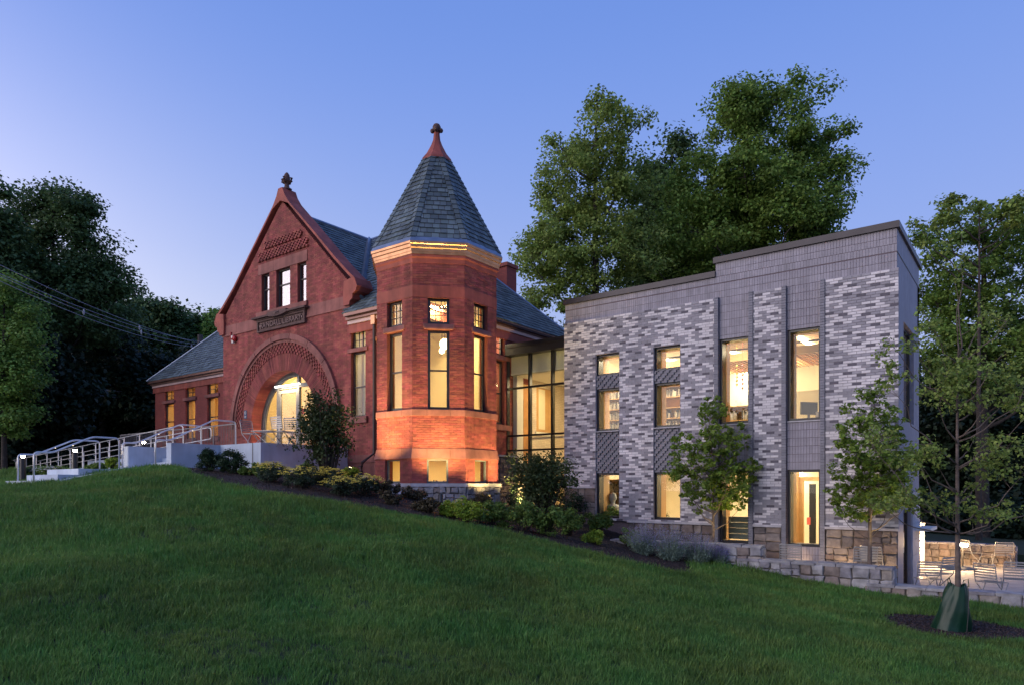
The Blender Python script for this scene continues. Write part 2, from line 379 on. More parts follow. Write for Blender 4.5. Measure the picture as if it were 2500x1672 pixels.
def place_piece(me, name, parent, loc, rz, sx=1, sz=1, label=None):
    o = bpy.data.objects.new(name, me); o.location = loc; o.rotation_euler = (0, 0, rz); o.scale = (sx, 1, sz)
    if label: o['label'] = label
    link(o, parent); TRI[0] += 18; return o
def stones(mb_list, F, a0, a1, z0, z1, proud=.05, big=.5, small=.14, seed=0, top=None, mats=5):
    """random ashlar: returns list of (mesh points, faces, material) one per stone"""
    R = random.Random(seed); out = []
    def cell(p, q, r, s, lvl):
        w, h = q - p, s - r
        if (w > big or h > .45 * big + .12 or (lvl < 2 and R.random() < .5)) and (w > small * 1.8 or h > small * 1.8) and lvl < 9:
            if w / h > R.uniform(1.0, 2.0) and w > small * 1.8:
                m = p + w * R.uniform(.36, .64); cell(p, m, r, s, lvl + 1); cell(m, q, r, s, lvl + 1)
            elif h > small * 1.6:
                m = r + h * R.uniform(.36, .64); cell(p, q, r, m, lvl + 1); cell(p, q, m, s, lvl + 1)
            elif w > small * 1.8:
                m = p + w * R.uniform(.4, .6); cell(p, m, r, s, lvl + 1); cell(m, q, r, s, lvl + 1)
            else: out.append((p, q, r, s))
        else: out.append((p, q, r, s))
    x = a0
    while x < a1 - .05:
        w = min(R.uniform(.9, 1.5), a1 - x)
        if a1 - x - w < .4: w = a1 - x
        cell(x, x + w, z0, z1, 0); x += w
    res = []
    for (p, q, r, s) in out:
        g = .007; jt = .05
        ring = [(p + g, r + g), ((p + q) / 2, r + g), (q - g, r + g), (q - g, (r + s) / 2), (q - g, s - g), ((p + q) / 2, s - g), (p + g, s - g), (p + g, (r + s) / 2)]
        o1 = [(a + R.uniform(-jt, jt) * .4, z + R.uniform(-jt, jt) * .4) for a, z in ring]
        pd = proud * R.uniform(.55, 1.2); ca, cz = (p + q) / 2, (r + s) / 2
        vs = [F(a, -.02, z) for a, z in o1] + [F(a, pd * .45 * R.uniform(.7, 1.2), z) for a, z in o1]
        inn = [(ca + (a - ca) * R.uniform(.80, .92), cz + (z - cz) * R.uniform(.76, .9)) for a, z in o1]
        vs += [F(a, pd * R.uniform(.75, 1.25), z) for a, z in inn] + [F(ca + R.uniform(-.04, .04), pd * R.uniform(.9, 1.25), cz)]
        fs = []
        for i in range(8):
            k = (i + 1) % 8
            fs += [(i, k, 8 + k, 8 + i), (8 + i, 8 + k, 16 + k, 16 + i), (16 + i, 16 + k, 24)]
        res.append((vs, fs, R.randrange(mats), (p, q, r, s)))
    return res
def stone_parts(parent, F, a0, a1, z0, z1, prefix, **k):
    k['big'] = k.get('big', .5) * .78; k['small'] = k.get('small', .14) * .9
    for vs, fs, mi, rc in stones(None, F, a0, a1, z0, z1, **k):
        mb = MB(); mb.add(vs, fs); mb.build('stone', prefix + str(mi), parent)
# =================================================================== ground
CP = [(0, 0, -1.60), (0, -12, -1.7), (-10, -6, -1.45), (-20, -4, -.9), (6, 0, -1.85), (8, 8, -2.25), (15, 3, -2.2), (14, 14, -2.5),
      (-3.73, 4.95, -1.76), (-6.5, 1.96, -1.52), (-.1, 8.56, -1.98), (-.97, 13.3, -2.36), (0, 16.4, -2.38), (5, 16.6, -2.5), (-3, 16.4, -2.26), (-5.5, 16.6, -1.97), (-7.3, 16.3, -1.80),
      (-7.0, 15.0, -1.78), (-10.2, 13.6, -1.02), (-11.9, 11.7, -.52), (-13.8, 10.3, -.10), (-16.7, 9.98, .22), (-20.4, 10.3, .52), (-19.6, 9.6, .50), (-18.4, 11.8, .43), (-18.3, 14.6, .42), (-16.2, 14.0, .22), (-15.2, 13.7, .06),
      (-13.2, 13.7, -.42), (-12.2, 15.4, -.78), (-22.6, 6.6, .02), (-20.6, 6.8, .0), (-20.3, 8.2, .28), (-20.3, 9.4, .50), (-23.6, 8.2, .18), (-24.2, 10.2, .5), (-26, 7.8, .20), (-28, 11, .45), (-40, 9, .35), (-40, 0, .1), (-60, 20, 1.0), (-34, 15, 1.0),
      (-8.8, 5.5, -1.16), (-6.3, 8.4, -1.50), (-13, 7.5, -.42), (-16, 6.5, -.12), (-18, 3, -.3), (-12, 3, -.85), (-13.5, 18.2, -.75), (-11.6, 17.6, -1.0), (-10.4, 16.8, -1.25), (-9, 17.6, -1.55), (-8.6, 16.2, -1.55), (-6, 17.8, -1.75),
      (24, 20, -2.9), (24, 40, -2.9), (-30, 40, .5), (-4, 45, -2.4), (-50, 60, 2), (40, 0, -2.6), (-60, -20, 0), (0, -60, -2), (60, 60, -3)]
_P = np.array([(a, b) for a, b, c in CP], float); _z = np.array([c for a, b, c in CP], float)
def _phi(r): return np.sqrt(r * r + 1.0)     # multiquadric, gentle
_A = _phi(np.linalg.norm(_P[:, None] - _P[None], axis=2)); _n = len(CP)
_A = np.block([[_A, np.ones((_n, 1))], [np.ones((1, _n)), np.zeros((1, 1))]])
_w = np.linalg.solve(_A + 1e-3 * np.eye(_n + 1) * np.r_[np.ones(_n), 0][:, None], np.r_[_z, 0])
def gz_arr(X, Y):
    X = np.asarray(X, float); Y = np.asarray(Y, float); sh = X.shape; X = X.ravel(); Y = Y.ravel(); out = np.empty(len(X))
    for i in range(0, len(X), 20000):
        r = np.hypot(X[i:i + 20000, None] - _P[None, :, 0], Y[i:i + 20000, None] - _P[None, :, 1]); out[i:i + 20000] = _phi(r) @ _w[:-1] + _w[-1]
    out += .035 * np.sin(X * .9 + 1.3 * np.sin(Y * .7)) * np.sin(Y * 1.1 + .5 * X) + .014 * np.sin(X * 2.3 + Y * 1.7) * np.sin(Y * 2.6 - X)
    return out.reshape(sh)
def gz0(x, y): return float(gz_arr([x], [y])[0])
# sunk areas: building interiors, patio, concrete stairs
SUNK = [(-2.9, 60, 17.2, 29, -3.0), (-7.35, -2.5, 17.15, 18.6, -2.75), (-11.6, -2.6, 18.7, 30, -3.2), (-14.6, -12, 19.7, 24, -3.0), (-37.5, -15.5, 18.9, 26, -.8), (-25.8, -15.5, 15.7, 19, -.8), (-16.0, -13.4, 14.4, 17, -1.5),
        (-26.5, -18.6, 12.3, 15.3, -.3), (-23.3, -20.75, 10.7, 12.6, -.3)]
def gz_sunk(X, Y):
    z = gz_arr(X, Y)
    for x0, x1, y0, y1, zz in SUNK:
        m = (X > x0) & (X < x1) & (Y > y0) & (Y < y1); z = np.where(m, np.minimum(z, zz), z)
    return z
def gp(u, v, lo=3.0, hi=60.0):
    """where the sight line through a point of the photograph meets the ground"""
    d = lo
    while d < hi:
        p = gd(u, v, d)
        if p.z <= gz0(p.x, p.y): break
        d += .1
    return p
def axis(a, b, f0, f1, fine, coarse):
    r = list(np.arange(f0, f1, fine)); x = f1; s = fine
    while x < b: r.append(x); s = min(s * 1.18, coarse); x += s
    r.append(b); x = f0; s = fine; l = []
    while x > a: s = min(s * 1.18, coarse); x -= s; l.append(max(x, a))
    return np.array(sorted(set([round(q, 4) for q in l + r])))
xs = axis(-400, 400, -42, 8, .22, 30); ys = axis(-150, 600, -2, 30, .22, 30)
GX, GY = np.meshgrid(xs, ys); GZ = gz_sunk(GX, GY)
nx, ny = len(xs), len(ys)
me = bpy.data.meshes.new('lawn'); vs = np.stack([GX, GY, GZ], -1).reshape(-1, 3)
idx = np.arange(nx * ny).reshape(ny, nx); q = np.stack([idx[:-1, :-1], idx[:-1, 1:], idx[1:, 1:], idx[1:, :-1]], -1).reshape(-1, 4)
def fast_mesh(name, V, Q, mats, smooth=False, mi=None):
    me = bpy.data.meshes.new(name); V = np.asarray(V, np.float32); Q = np.asarray(Q, np.int32); k = Q.shape[1]
    me.vertices.add(len(V)); me.vertices.foreach_set('co', V.ravel()); me.loops.add(Q.size); me.loops.foreach_set('vertex_index', Q.ravel())
    me.polygons.add(len(Q)); me.polygons.foreach_set('loop_start', np.arange(0, Q.size, k, dtype=np.int32)); me.polygons.foreach_set('loop_total', np.full(len(Q), k, np.int32))
    if smooth: me.polygons.foreach_set('use_smooth', np.ones(len(Q), bool))
    for m in ([mats] if isinstance(mats, str) else mats): me.materials.append(M[m])
    if mi is not None: me.polygons.foreach_set('material_index', mi)
    me.update(calc_edges=True); me.validate(); TRI[0] += len(Q) * (k - 2); return me
lawn = bpy.data.objects.new('ground', fast_mesh('ground', vs, q, 'soil', True)); COL.objects.link(lawn); lawn['kind'] = 'structure'
# planting bed polygon
def poly_in(P, X, Y):
    X = np.asarray(X); Y = np.asarray(Y); c = np.zeros(X.shape, bool); n = len(P)
    for i in range(n):
        x0, y0 = P[i]; x1, y1 = P[(i + 1) % n]
        k = ((y0 > Y) != (y1 > Y)) & (X < (x1 - x0) * (Y - y0) / (y1 - y0 + 1e-12) + x0); c ^= k
    return c
edge = [gp(u, v + (13 if u > 500 else 4)) for u, v in ((470, 1158), (560, 1174), (640, 1190), (760, 1207), (880, 1226), (1000, 1246), (1130, 1272), (1250, 1292), (1400, 1328), (1500, 1352), (1620, 1384), (1700, 1392))]
BED = [(-20.55, 10.6), (-19.6, 10.25)] + [(p.x, p.y) for p in edge] + [(-7.2, 17.2), (-7.2, 18.5), (-11.8, 18.5), (-11.8, 19.5), (-15, 19.5), (-15, 15.5), (-18.3, 15.5), (-18.3, 12.0), (-20.55, 12.0)]
TREE = (gp(2338, 1548).x, gp(2338, 1548).y)
def sheet(name, P, m, lift=.035, step=.12, jit=.03, inside=None, label=None, kind='structure'):
    X0, X1 = min(p[0] for p in P), max(p[0] for p in P); Y0, Y1 = min(p[1] for p in P), max(p[1] for p in P)
    a = np.arange(X0 - step, X1 + step, step); b = np.arange(Y0 - step, Y1 + step, step); X, Y = np.meshgrid(a, b); I = poly_in(P, X, Y)
    Zz = gz_arr(X, Y) + lift + rng.normal(0, jit * .3, X.shape)
    Zz = np.where(I, Zz, gz_arr(X, Y) - .05)
    n_, m_ = len(a), len(b); ii = np.arange(n_ * m_).reshape(m_, n_)
    Q = np.stack([ii[:-1, :-1], ii[:-1, 1:], ii[1:, 1:], ii[1:, :-1]], -1); keep = I[:-1, :-1] | I[:-1, 1:] | I[1:, 1:] | I[1:, :-1]
    o = bpy.data.objects.new(name, fast_mesh(name, np.stack([X, Y, Zz], -1).reshape(-1, 3), Q[keep], m, True)); COL.objects.link(o); o['kind'] = kind; return o
sheet('mulch_bed', BED, 'mulch')
RINGP = [(TREE[0] + 1.18 * math.cos(t) * (1 + .06 * math.sin(3 * t)), TREE[1] + 1.18 * math.sin(t) * (1 + .05 * math.cos(4 * t))) for t in [2 * math.pi * i / 40 for i in range(40)]]
sheet('mulch_ring', RINGP, 'mulch', .05, .06)
# mulch chips lying on both beds
def chips(P, n, size, lift):
    X0, X1 = min(p[0] for p in P), max(p[0] for p in P); Y0, Y1 = min(p[1] for p in P), max(p[1] for p in P)
    x = rng.uniform(X0, X1, n * 2); y = rng.uniform(Y0, Y1, n * 2); k = poly_in(P, x, y); x, y = x[k][:n], y[k][:n]; z = gz_arr(x, y) + lift
    return np.stack([x, y, z], -1), size
def quads(C, size, asp, tilt, name, m, parent=None, kind='stuff', nrm=None, fold=0):
    """n small quads (chips, leaves) at C; tilt = spread of the normals from up (or from nrm)"""
    n = len(C); N = (nrm if nrm is not None else np.tile([0, 0, 1.], (n, 1))) + rng.normal(0, tilt, (n, 3)); N /= np.linalg.norm(N, axis=1)[:, None] + 1e-9
    A = rng.normal(0, 1, (n, 3)); A -= (A * N).sum(1)[:, None] * N; A /= np.linalg.norm(A, axis=1)[:, None] + 1e-9; B = np.cross(N, A)
    s = (size * rng.uniform(.7, 1.3, n))[:, None]
    V = np.stack([C - A * s * .5, C + B * s * asp * .5 + N * s * fold, C + A * s * .5, C - B * s * asp * .5 + N * s * fold], 1).reshape(-1, 3)
    Q = np.arange(n * 4).reshape(n, 4); me = fast_mesh(name, V, Q, m); o = bpy.data.objects.new(name, me)
    if kind: o['kind'] = kind
    return link(o, parent)
c1, s1 = chips(BED, 9000, .05, .045); quads(c1, .05, .45, .5, 'mulch_chips', 'mulch_chip')
c1, s1 = chips(RINGP, 5000, .035, .06); quads(c1, .035, .45, .6, 'mulch_chips', 'mulch_chip')

# =================================================================== lawn grass: blades instanced as tufts
def tuft(name, nb, h, spread, w, seed):
    r = np.random.default_rng(seed); V = []; Q = []
    for i in range(nb):
        x, y = r.normal(0, spread, 2); a = r.uniform(0, 2 * math.pi); hh = h * r.uniform(.55, 1.2); le = r.uniform(.15, .8) * hh; ww = w * r.uniform(.7, 1.2)
        cx, cy = math.cos(a), math.sin(a); px, py = -cy * ww, cx * ww; b = len(V)
        V += [(x - px, y - py, -.02), (x + px, y + py, -.02), (x - px * .8 + cx * le * .3, y - py * .8 + cy * le * .3, hh * .55), (x + px * .8 + cx * le * .3, y + py * .8 + cy * le * .3, hh * .55), (x + cx * le - px * .15, y + cy * le - py * .15, hh), (x + cx * le + px * .15, y + cy * le + py * .15, hh)]
        Q += [(b, b + 1, b + 3, b + 2), (b + 2, b + 3, b + 5, b + 4)]
    t = TRI[0]; me = fast_mesh(name, V, Q, 'grass_blade'); TRI[0] = t; return bpy.data.objects.new(name, me)
tcol = bpy.data.collections.new('tufts'); 
for i in range(6): tcol.objects.link(tuft('grass_tuft', 26, .062 + .008 * (i % 3), .050, .0032, i))
def scatter(name, P, S, coll):
    me = bpy.data.meshes.new(name); me.vertices.add(len(P)); me.vertices.foreach_set('co', np.asarray(P, np.float32).ravel())
    at = me.attributes.new('sc', 'FLOAT', 'POINT'); at.data.foreach_set('value', np.asarray(S, np.float32)); me.update()
    o = bpy.data.objects.new(name, me); COL.objects.link(o)
    g = bpy.data.node_groups.new(name, 'GeometryNodeTree'); g.interface.new_socket('Geometry', in_out='INPUT', socket_type='NodeSocketGeometry'); g.interface.new_socket('Geometry', in_out='OUTPUT', socket_type='NodeSocketGeometry')
    N = g.nodes; i = N.new('NodeGroupInput'); u = N.new('NodeGroupOutput'); ip = N.new('GeometryNodeInstanceOnPoints'); ci = N.new('GeometryNodeCollectionInfo')
    ci.inputs['Collection'].default_value = coll; ci.inputs['Separate Children'].default_value = True; ci.inputs['Reset Children'].default_value = True; ip.inputs['Pick Instance'].default_value = True
    rv = N.new('FunctionNodeRandomValue'); rv.data_type = 'FLOAT_VECTOR'; rv.inputs[0].default_value = (-.12, -.12, 0); rv.inputs[1].default_value = (.12, .12, 6.283)
    na = N.new('GeometryNodeInputNamedAttribute'); na.inputs['Name'].default_value = 'sc'
    L = g.links; L.new(i.outputs[0], ip.inputs['Points']); L.new(ci.outputs[0], ip.inputs['Instance']); L.new(rv.outputs[0], ip.inputs['Rotation']); L.new(na.outputs[0], ip.inputs['Scale']); L.new(ip.outputs[0], u.inputs[0])
    md = o.modifiers.new('scatter', 'NODES'); md.node_group = g; o['kind'] = 'stuff'; return o
# sample in image-space density bands but place everywhere the lawn really is, past the frame edges too
def band(d0, d1, per_m2):
    t0, t1 = -.95, .95; area = (t1 - t0) * (d1 ** 2 - d0 ** 2) / 2; n = int(area * per_m2)
    d = np.sqrt(rng.uniform(d0 ** 2, d1 ** 2, n)); t = rng.uniform(t0, t1, n); r = t * d
    return C_ * r - S_ * d, S_ * r + C_ * d
gxs, gys, gss = [], [], []
for d0, d1, pm, sc_ in ((4.0, 7.5, 300, .85), (7.5, 11, 210, 1.05), (11, 16, 130, 1.35), (16, 24, 70, 1.8), (24, 42, 14, 2.8)):
    x, y = band(d0, d1, pm); gxs.append(x); gys.append(y); gss.append(np.full(len(x), sc_))
gx_, gy_, gs_ = np.concatenate(gxs), np.concatenate(gys), np.concatenate(gss)
keep = ~poly_in(BED, gx_, gy_) & ~poly_in(RINGP, gx_, gy_) & ~((gy_ > 16.72) & (gx_ > -7.4)) & ~((gy_ > 18) & (gx_ > -40)) & ~((gx_ > -25) & (gx_ < -18.2) & (gy_ > 10.5)) & ~((gx_ > -22.95) & (gx_ < -20.6) & (gy_ > 6.75)) & ~((gx_ > -16.5) & (gx_ < -12) & (gy_ > 13.5)) & ~((gx_ < -20) & (gy_ > 11.9) & (gy_ < 18)) & ~((gx_ < -22.9) & (gx_ > -25.5) & (gy_ > 7.6))
gx_, gy_, gs_ = gx_[keep], gy_[keep], gs_[keep]
nz = .5 + .5 * np.sin(gx_ * 1.3 + 2 * np.sin(gy_ * .8)) * np.sin(gy_ * 1.9 + np.sin(gx_ * 1.7))
gs_ = gs_ * (.8 + .5 * nz) * rng.uniform(.7, 1.25, len(gs_))
scatter('lawn_grass', np.stack([gx_, gy_, gz_sunk(gx_, gy_) - .004], -1), gs_, tcol)
print('tufts', len(gx_))
# =================================================================== the red brick library
LIB = empty('brick_library', (-20, 15.35, .4), 'old red brick library with a gable, round entrance arch and octagonal slate-roofed corner tower', 'library', world=True)
YG = 15.35; FG = frame(0, YG); GC = -22.12; AC = (-22.10, 2.28); AR = 2.03
def win(parent, F, a0, a1, z0, z1, depth=.22, fm='brown_frame', gm='clear_glass', fw=.05, rails=(), mx=0, mz=0, thick=.06, mw=.018, mid_rail=None, label=None, deep=None, liner=None):
    """window: frame mesh (part) > pane, sash_rail, muntin (sub-parts)"""
    mb = MB(); d1 = -depth; d0 = d1 - (deep or thick)
    mb.fbox(F, a0, a0 + fw, z0, z1, d0, d1); mb.fbox(F, a1 - fw, a1, z0, z1, d0, d1)
    mb.fbox(F, a0 + fw, a1 - fw, z0, z0 + fw * 1.2, d0, d1 - .002); mb.fbox(F, a0 + fw, a1 - fw, z1 - fw, z1, d0, d1 - .002)
    w = mb.build('window', fm, parent, label=label)
    g = MB(); dm = d1 - thick * .6
    g.fbox(F, a0 + fw * .9, a1 - fw * .9, z0 + fw, z1 - fw * .9, dm - .006, dm); g.build('pane', gm, w)
    if liner:
        m = MB(); m.fbox(F, a0 + .001, a0 + .012, z0 + .01, z1 - .01, -.445 if F is FG else -.395, d0 - .002); m.fbox(F, a0 + .012, a1 - .001, z1 - .012, z1 - .001, -.445 if F is FG else -.395, d0 - .002); m.build('reveal_liner', liner, w)
    for r in rails:
        m = MB(); m.fbox(F, a0 + fw, a1 - fw, r - .022, r + .022, d1 - thick * .95, d1 - thick * .15); m.build('sash_rail', fm, w)
    for i in range(1, mx + 1):
        x = a0 + fw + (a1 - a0 - 2 * fw) * i / (mx + 1); m = MB(); m.fbox(F, x - mw / 2, x + mw / 2, z0 + fw, z1 - fw, dm - .015, dm + .015); m.build('muntin', fm, w)
    for i in range(1, mz + 1):
        z = z0 + fw + (z1 - z0 - 2 * fw) * i / (mz + 1); m = MB(); m.fbox(F, a0 + fw, a1 - fw, z - mw / 2, z + mw / 2, dm - .016, dm + .016); m.build('muntin', fm, w)
    return w
def slates(P0, eu, es, nr, L, span, expo=.2, w=.24, seed=1, lift=.02):
    """list of slate hexahedra over a roof plane: P0 + eu*a + es*s"""
    R = random.Random(seed); out = []; s = 0; k = 0
    while s < L - .03:
        e = min(expo, L - s); a0, a1 = span(s + e / 2)
        if a1 - a0 > .05:
            off = (k % 2) * w / 2 + R.uniform(-.02, .02); a = math.floor((a0 - off) / w) * w + off
            while a < a1:
                ww = w * R.uniform(.85, 1.12); p, q = max(a, a0), min(a + ww, a1)
                if q - p > .03:
                    g = .007; u = lift * R.uniform(.8, 1.45); b = s - .012 * R.random()
                    pt = lambda x, y, h: P0 + eu * x + es * y + nr * h
                    out.append([pt(p + g, b, -.01), pt(q - g, b, -.01), pt(q - g, s + e, -.01), pt(p + g, s + e, -.01), pt(p + g, b, u), pt(q - g, b, u), pt(q - g, s + e, .004), pt(p + g, s + e, .004)])
                a += ww
        s += e; k += 1
    return out
BRK = [unit_brick('red_brick_mesh%d' % i, .198 + .003 * i, .060, .02 + .003 * i, 'red_brick') for i in range(3)]
lib_bricks = []      # candidates (area, F, rect)
stuffb = MB()
R0 = random.Random(3)
def red_bricks(F, z0, z1, span, holes, pick=False, bh=.067, bw=.208):
    for (a0, a1, b0, b1, full, i, k) in lay(F, z0, z1, span, holes, bw, bh, gap=.005):
        if pick and full: lib_bricks.append((F, a0, a1, b0, b1))
        else: stuffb.fbox(F, a0, a1, b0, b1, -.012, R0.uniform(-.003, .002))

# ---- gable and right wing front, one plane
arch = [(AC[0] + AR * math.cos(t), AC[1] + AR * math.sin(t)) for t in [math.pi * i / 40 for i in range(41)]]
arch_hole = [(AC[0] + AR, 1.15)] + arch + [(AC[0] - AR, 1.15)]
gw = [(xy(638.4, YG), xy(657.2, YG), 6.62, 8.03), (xy(674.4, YG), xy(707.8, YG), 6.62, 8.03), (xy(726.2, YG), xy(747.2, YG), 6.62, 8.03)]
rwX = (xy(857, YG), xy(892, YG)); rw = [(rwX[0], rwX[1], 4.62, 5.43), (rwX[0], rwX[1], 2.35, 4.50)]
out = [(-26.06, -.4), (-16.35, -.4), (-16.35, 5.5), (-18.33, 5.5), (-18.33, 6.7), (GC, 10.5), (-26.06, 6.7)]
mb = MB(); rects = gw + rw
mb.prism(FG, out, -.45, -.006, [arch_hole] + [[(r[0], r[2]), (r[1], r[2]), (r[1], r[3]), (r[0], r[3])] for r in rects])
mb.build('gable_wall', 'red_mortar', LIB)
def gspan(z):
    if z < 5.5: return [(-26.06, -16.35)]
    if z < 6.7: return [(-26.06, -18.33)]
    h = (10.5 - z) / .97; return [(GC - h, GC + h)] if h > .1 else []
def ghole(z):
    h = [(r[0], r[1]) for r in rects if r[2] < z < r[3]]
    dz = z - AC[1]
    if dz < 0: h.append((AC[0] - AR, AC[0] + AR)) if z > 1.2 else None
    elif dz < 3.05: w = math.sqrt(3.05 ** 2 - dz * dz); h.append((AC[0] - w, AC[0] + w))
    return h
red_bricks(FG, -.4, 10.4, gspan, ghole)
# voussoirs, basket-weave ring and hood of the arch
def ring(F, c, r0, r1, n, d0, d1, t0=0, t1=math.pi, gap=.12):
    res = []
    for i in range(n):
        a = t0 + (t1 - t0) * (i + gap / 2) / n; b = t0 + (t1 - t0) * (i + 1 - gap / 2) / n
        P = [(c[0] + r * math.cos(t), c[1] + r * math.sin(t)) for r, t in ((r0, a), (r1, a), (r1, b), (r0, b))]
        D1 = d1(i) if callable(d1) else d1
        res.append([F(x, d0, z) for x, z in P] + [F(x, D1, z) for x, z in P])
    return res
mb = MB()
for h in ring(FG, AC, AR - .006, 2.64, 118, -.44, lambda i: R0.uniform(.0, .008), gap=.16): mb.hexa(h)
z = 1.2
while z < 2.0:
    for s in (-1, 1):
        x = AC[0] + s * AR; mb.fbox(FG, min(x, x - s * .012), max(x, x - s * .012), z + .004, z + .063, -.44, -.01)
    z += .067
mb.build('voussoir', 'red_brick', LIB, kind='stuff')
mb = MB()
for q in range(4):
    for h in ring(FG, AC, 2.655 + .092 * q, 2.655 + .092 * (q + 1) - .008, 92, -.03, lambda i: .036 if (i + q) % 2 else .004, gap=.10): mb.hexa(h)
mb.build('basket_weave_brick', 'red_brick', LIB, kind='stuff')
bk = MB(); bk.prism(FG, [(AC[0] + 3.06 * math.cos(math.pi * i / 48), AC[1] + 3.06 * math.sin(math.pi * i / 48)) for i in range(49)] + [(AC[0] + AR * math.cos(math.pi * i / 40), AC[1] + AR * math.sin(math.pi * i / 40)) for i in range(40, -1, -1)], -.03, -.012)
bk.build('arch_backing', 'red_mortar', LIB)
for q in range(9):   # hood stones
    a, b = math.pi * q / 9 + .004, math.pi * (q + 1) / 9 - .004
    for (r0, r1, dd) in ((3.02, 3.13, .05), (3.13, 3.32, .11)):
        pass
    mb = MB()
    for (r0, r1, dd) in ((3.02, 3.13, .055), (3.13, 3.32, .115)):
        P = [(AC[0] + r1 * math.cos(a + (b - a) * i / 8), AC[1] + r1 * math.sin(a + (b - a) * i / 8)) for i in range(9)] + [(AC[0] + r0 * math.cos(a + (b - a) * i / 8), AC[1] + r0 * math.sin(a + (b - a) * i / 8)) for i in range(8, -1, -1)]
        mb.prism(FG, P, -.02, dd)
    mb.build('hood_stone', 'brownstone', LIB)
for s in (-1, 1):    # imposts and piers under the arch
    x0, x1 = sorted((AC[0] + s * (AR - .04), AC[0] + s * 3.36))
    mb = MB(); mb.fbox(FG, x0, x1, 2.2, 2.29, -.44, .09); mb.fbox(FG, x0 + .02, x1 - .02, 2.12, 2.2, -.44, .06); mb.fbox(FG, x0 + .03, x1 - .03, 2.02, 2.12, -.44, .03)
    mb.build('impost', 'terracotta', LIB)
# stone bands, lintel, sills
mb = MB(); 
for (a, b) in ((-26.1, -25.1), (-25.1, -23.62)): mb.fbox(FG, a + .004, b - .004, 6.07, 6.43, -.01, .012 + .004 * (a < -25))
for (a, b) in ((-20.65, -19.6), (-19.6, -18.36)): mb.fbox(FG, a + .004, b - .004, 6.07, 6.43, -.01, .012 + .004 * (a > -20))
mb.fbox(FG, -26.1, -18.33, 6.01, 6.07, -.01, .035)
mb.build('string_course', 'brownstone', LIB)
mb = MB()
for (a, b) in ((-23.62, -22.62), (-22.62, -21.5), (-21.5, -20.62)): mb.fbox(FG, a + .004, b - .004, 8.035, 8.42, -.01, .02)
mb.build('lintel', 'brownstone', LIB)
mb = MB(); mb.fbox(FG, -23.7, -20.6, 6.45, 6.61, -.3, .07)
for a in (-22.62, -21.45): mb.fbox(FG, a, a + .01, 6.455, 6.605, .06, .072)
mb.build('sill', 'brownstone', LIB)
# diamond brick panels: stepped projecting headers
mb = MB()
for (z0, n, x0, x1) in ((8.93, 4, -23.22, -20.9), (8.52, 5, -23.6, -20.55)):
    for k in range(n):
        x = x0; i = 0
        while x < x1 - .1:
            a = x + (.07 * k) % .21; b = min(a + .13, x1)
            if b - a > .04: mb.hexa([FG(a, .07, z0 + .067 * k + .004), FG(b, .07, z0 + .067 * k + .004), FG(b, -.02, z0 + .067 * k + .004), FG(a, -.02, z0 + .067 * k + .004), FG(a, .07, z0 + .067 * k + .063), FG(b, .07, z0 + .067 * k + .063), FG(b, -.02, z0 + .067 * k + .063), FG(a, -.02, z0 + .067 * k + .063)])
            x += .21
mb.build('diamond_brick', 'red_brick', LIB, kind='stuff')
# rake coping and kneelers
cop = [(-26.50, 6.62), (-26.38, 6.95), (-25.95, 7.25), (-25.2, 7.85), (-24.2, 8.84), (-22.58, 10.40), (-22.36, 10.70), (-22.24, 10.96), (-22.00, 10.96), (-21.88, 10.70), (-21.66, 10.40), (-20.04, 8.84), (-19.04, 7.85), (-18.3, 7.18), (-18.02, 6.95), (-17.9, 6.72)]
inn = [(x * .990 + GC * .010, z - .09) for x, z in cop[1:6]] + [(GC, 10.50)] + [(x * .990 + GC * .010, z - .09) for x, z in cop[10:15]]
mb = MB(); mb.prism(FG, cop + inn[::-1], -.5, .09); mb.build('rake_coping', 'terracotta', LIB)
for s in (-1, 1):
    P = [(1.0, 0), (1.0, .62), (.62, .95), (0, .72), (-.1, .3), (0, 0)]
    kx = [(4.42, 6.66), (4.25, 6.98), (3.75, 6.9), (3.72, 6.43), (3.74, 6.08), (4.02, 6.08), (4.06, 6.2), (4.18, 6.27), (4.2, 6.42), (4.36, 6.5)]
    pl = [(GC + s * x - (0.18 if s > 0 else 0), z) for x, z in kx]
    if s < 0: pl = [(x - .02, z) for x, z in pl]
    mb = MB(); mb.prism(FG, pl, -.62, .10); mb.build('kneeler', 'terracotta', LIB)
mb = MB(); mb.lathe([(.0, 0), (.17, .0), (.19, .06), (.10, .1), (.085, .22), (.10, .3), (.15, .34), (.11, .38), (.12, .46), (.095, .58), (.04, .66), (0.005, .68)], (GC, YG + .2, 10.95), 10)
for k in range(4):
    a = k * math.pi / 2 + .4; x, y = math.cos(a), math.sin(a)
    mb.tube([(GC + x * .08, YG + .2 + y * .08, 11.22), (GC + x * .19, YG + .2 + y * .19, 11.30), (GC + x * .2, YG + .2 + y * .2, 11.38), (GC + x * .14, YG + .2 + y * .14, 11.42)], [.04, .055, .05, .02], 6)
mb.build('gable_finial', 'dark_stone', LIB, smooth=True)
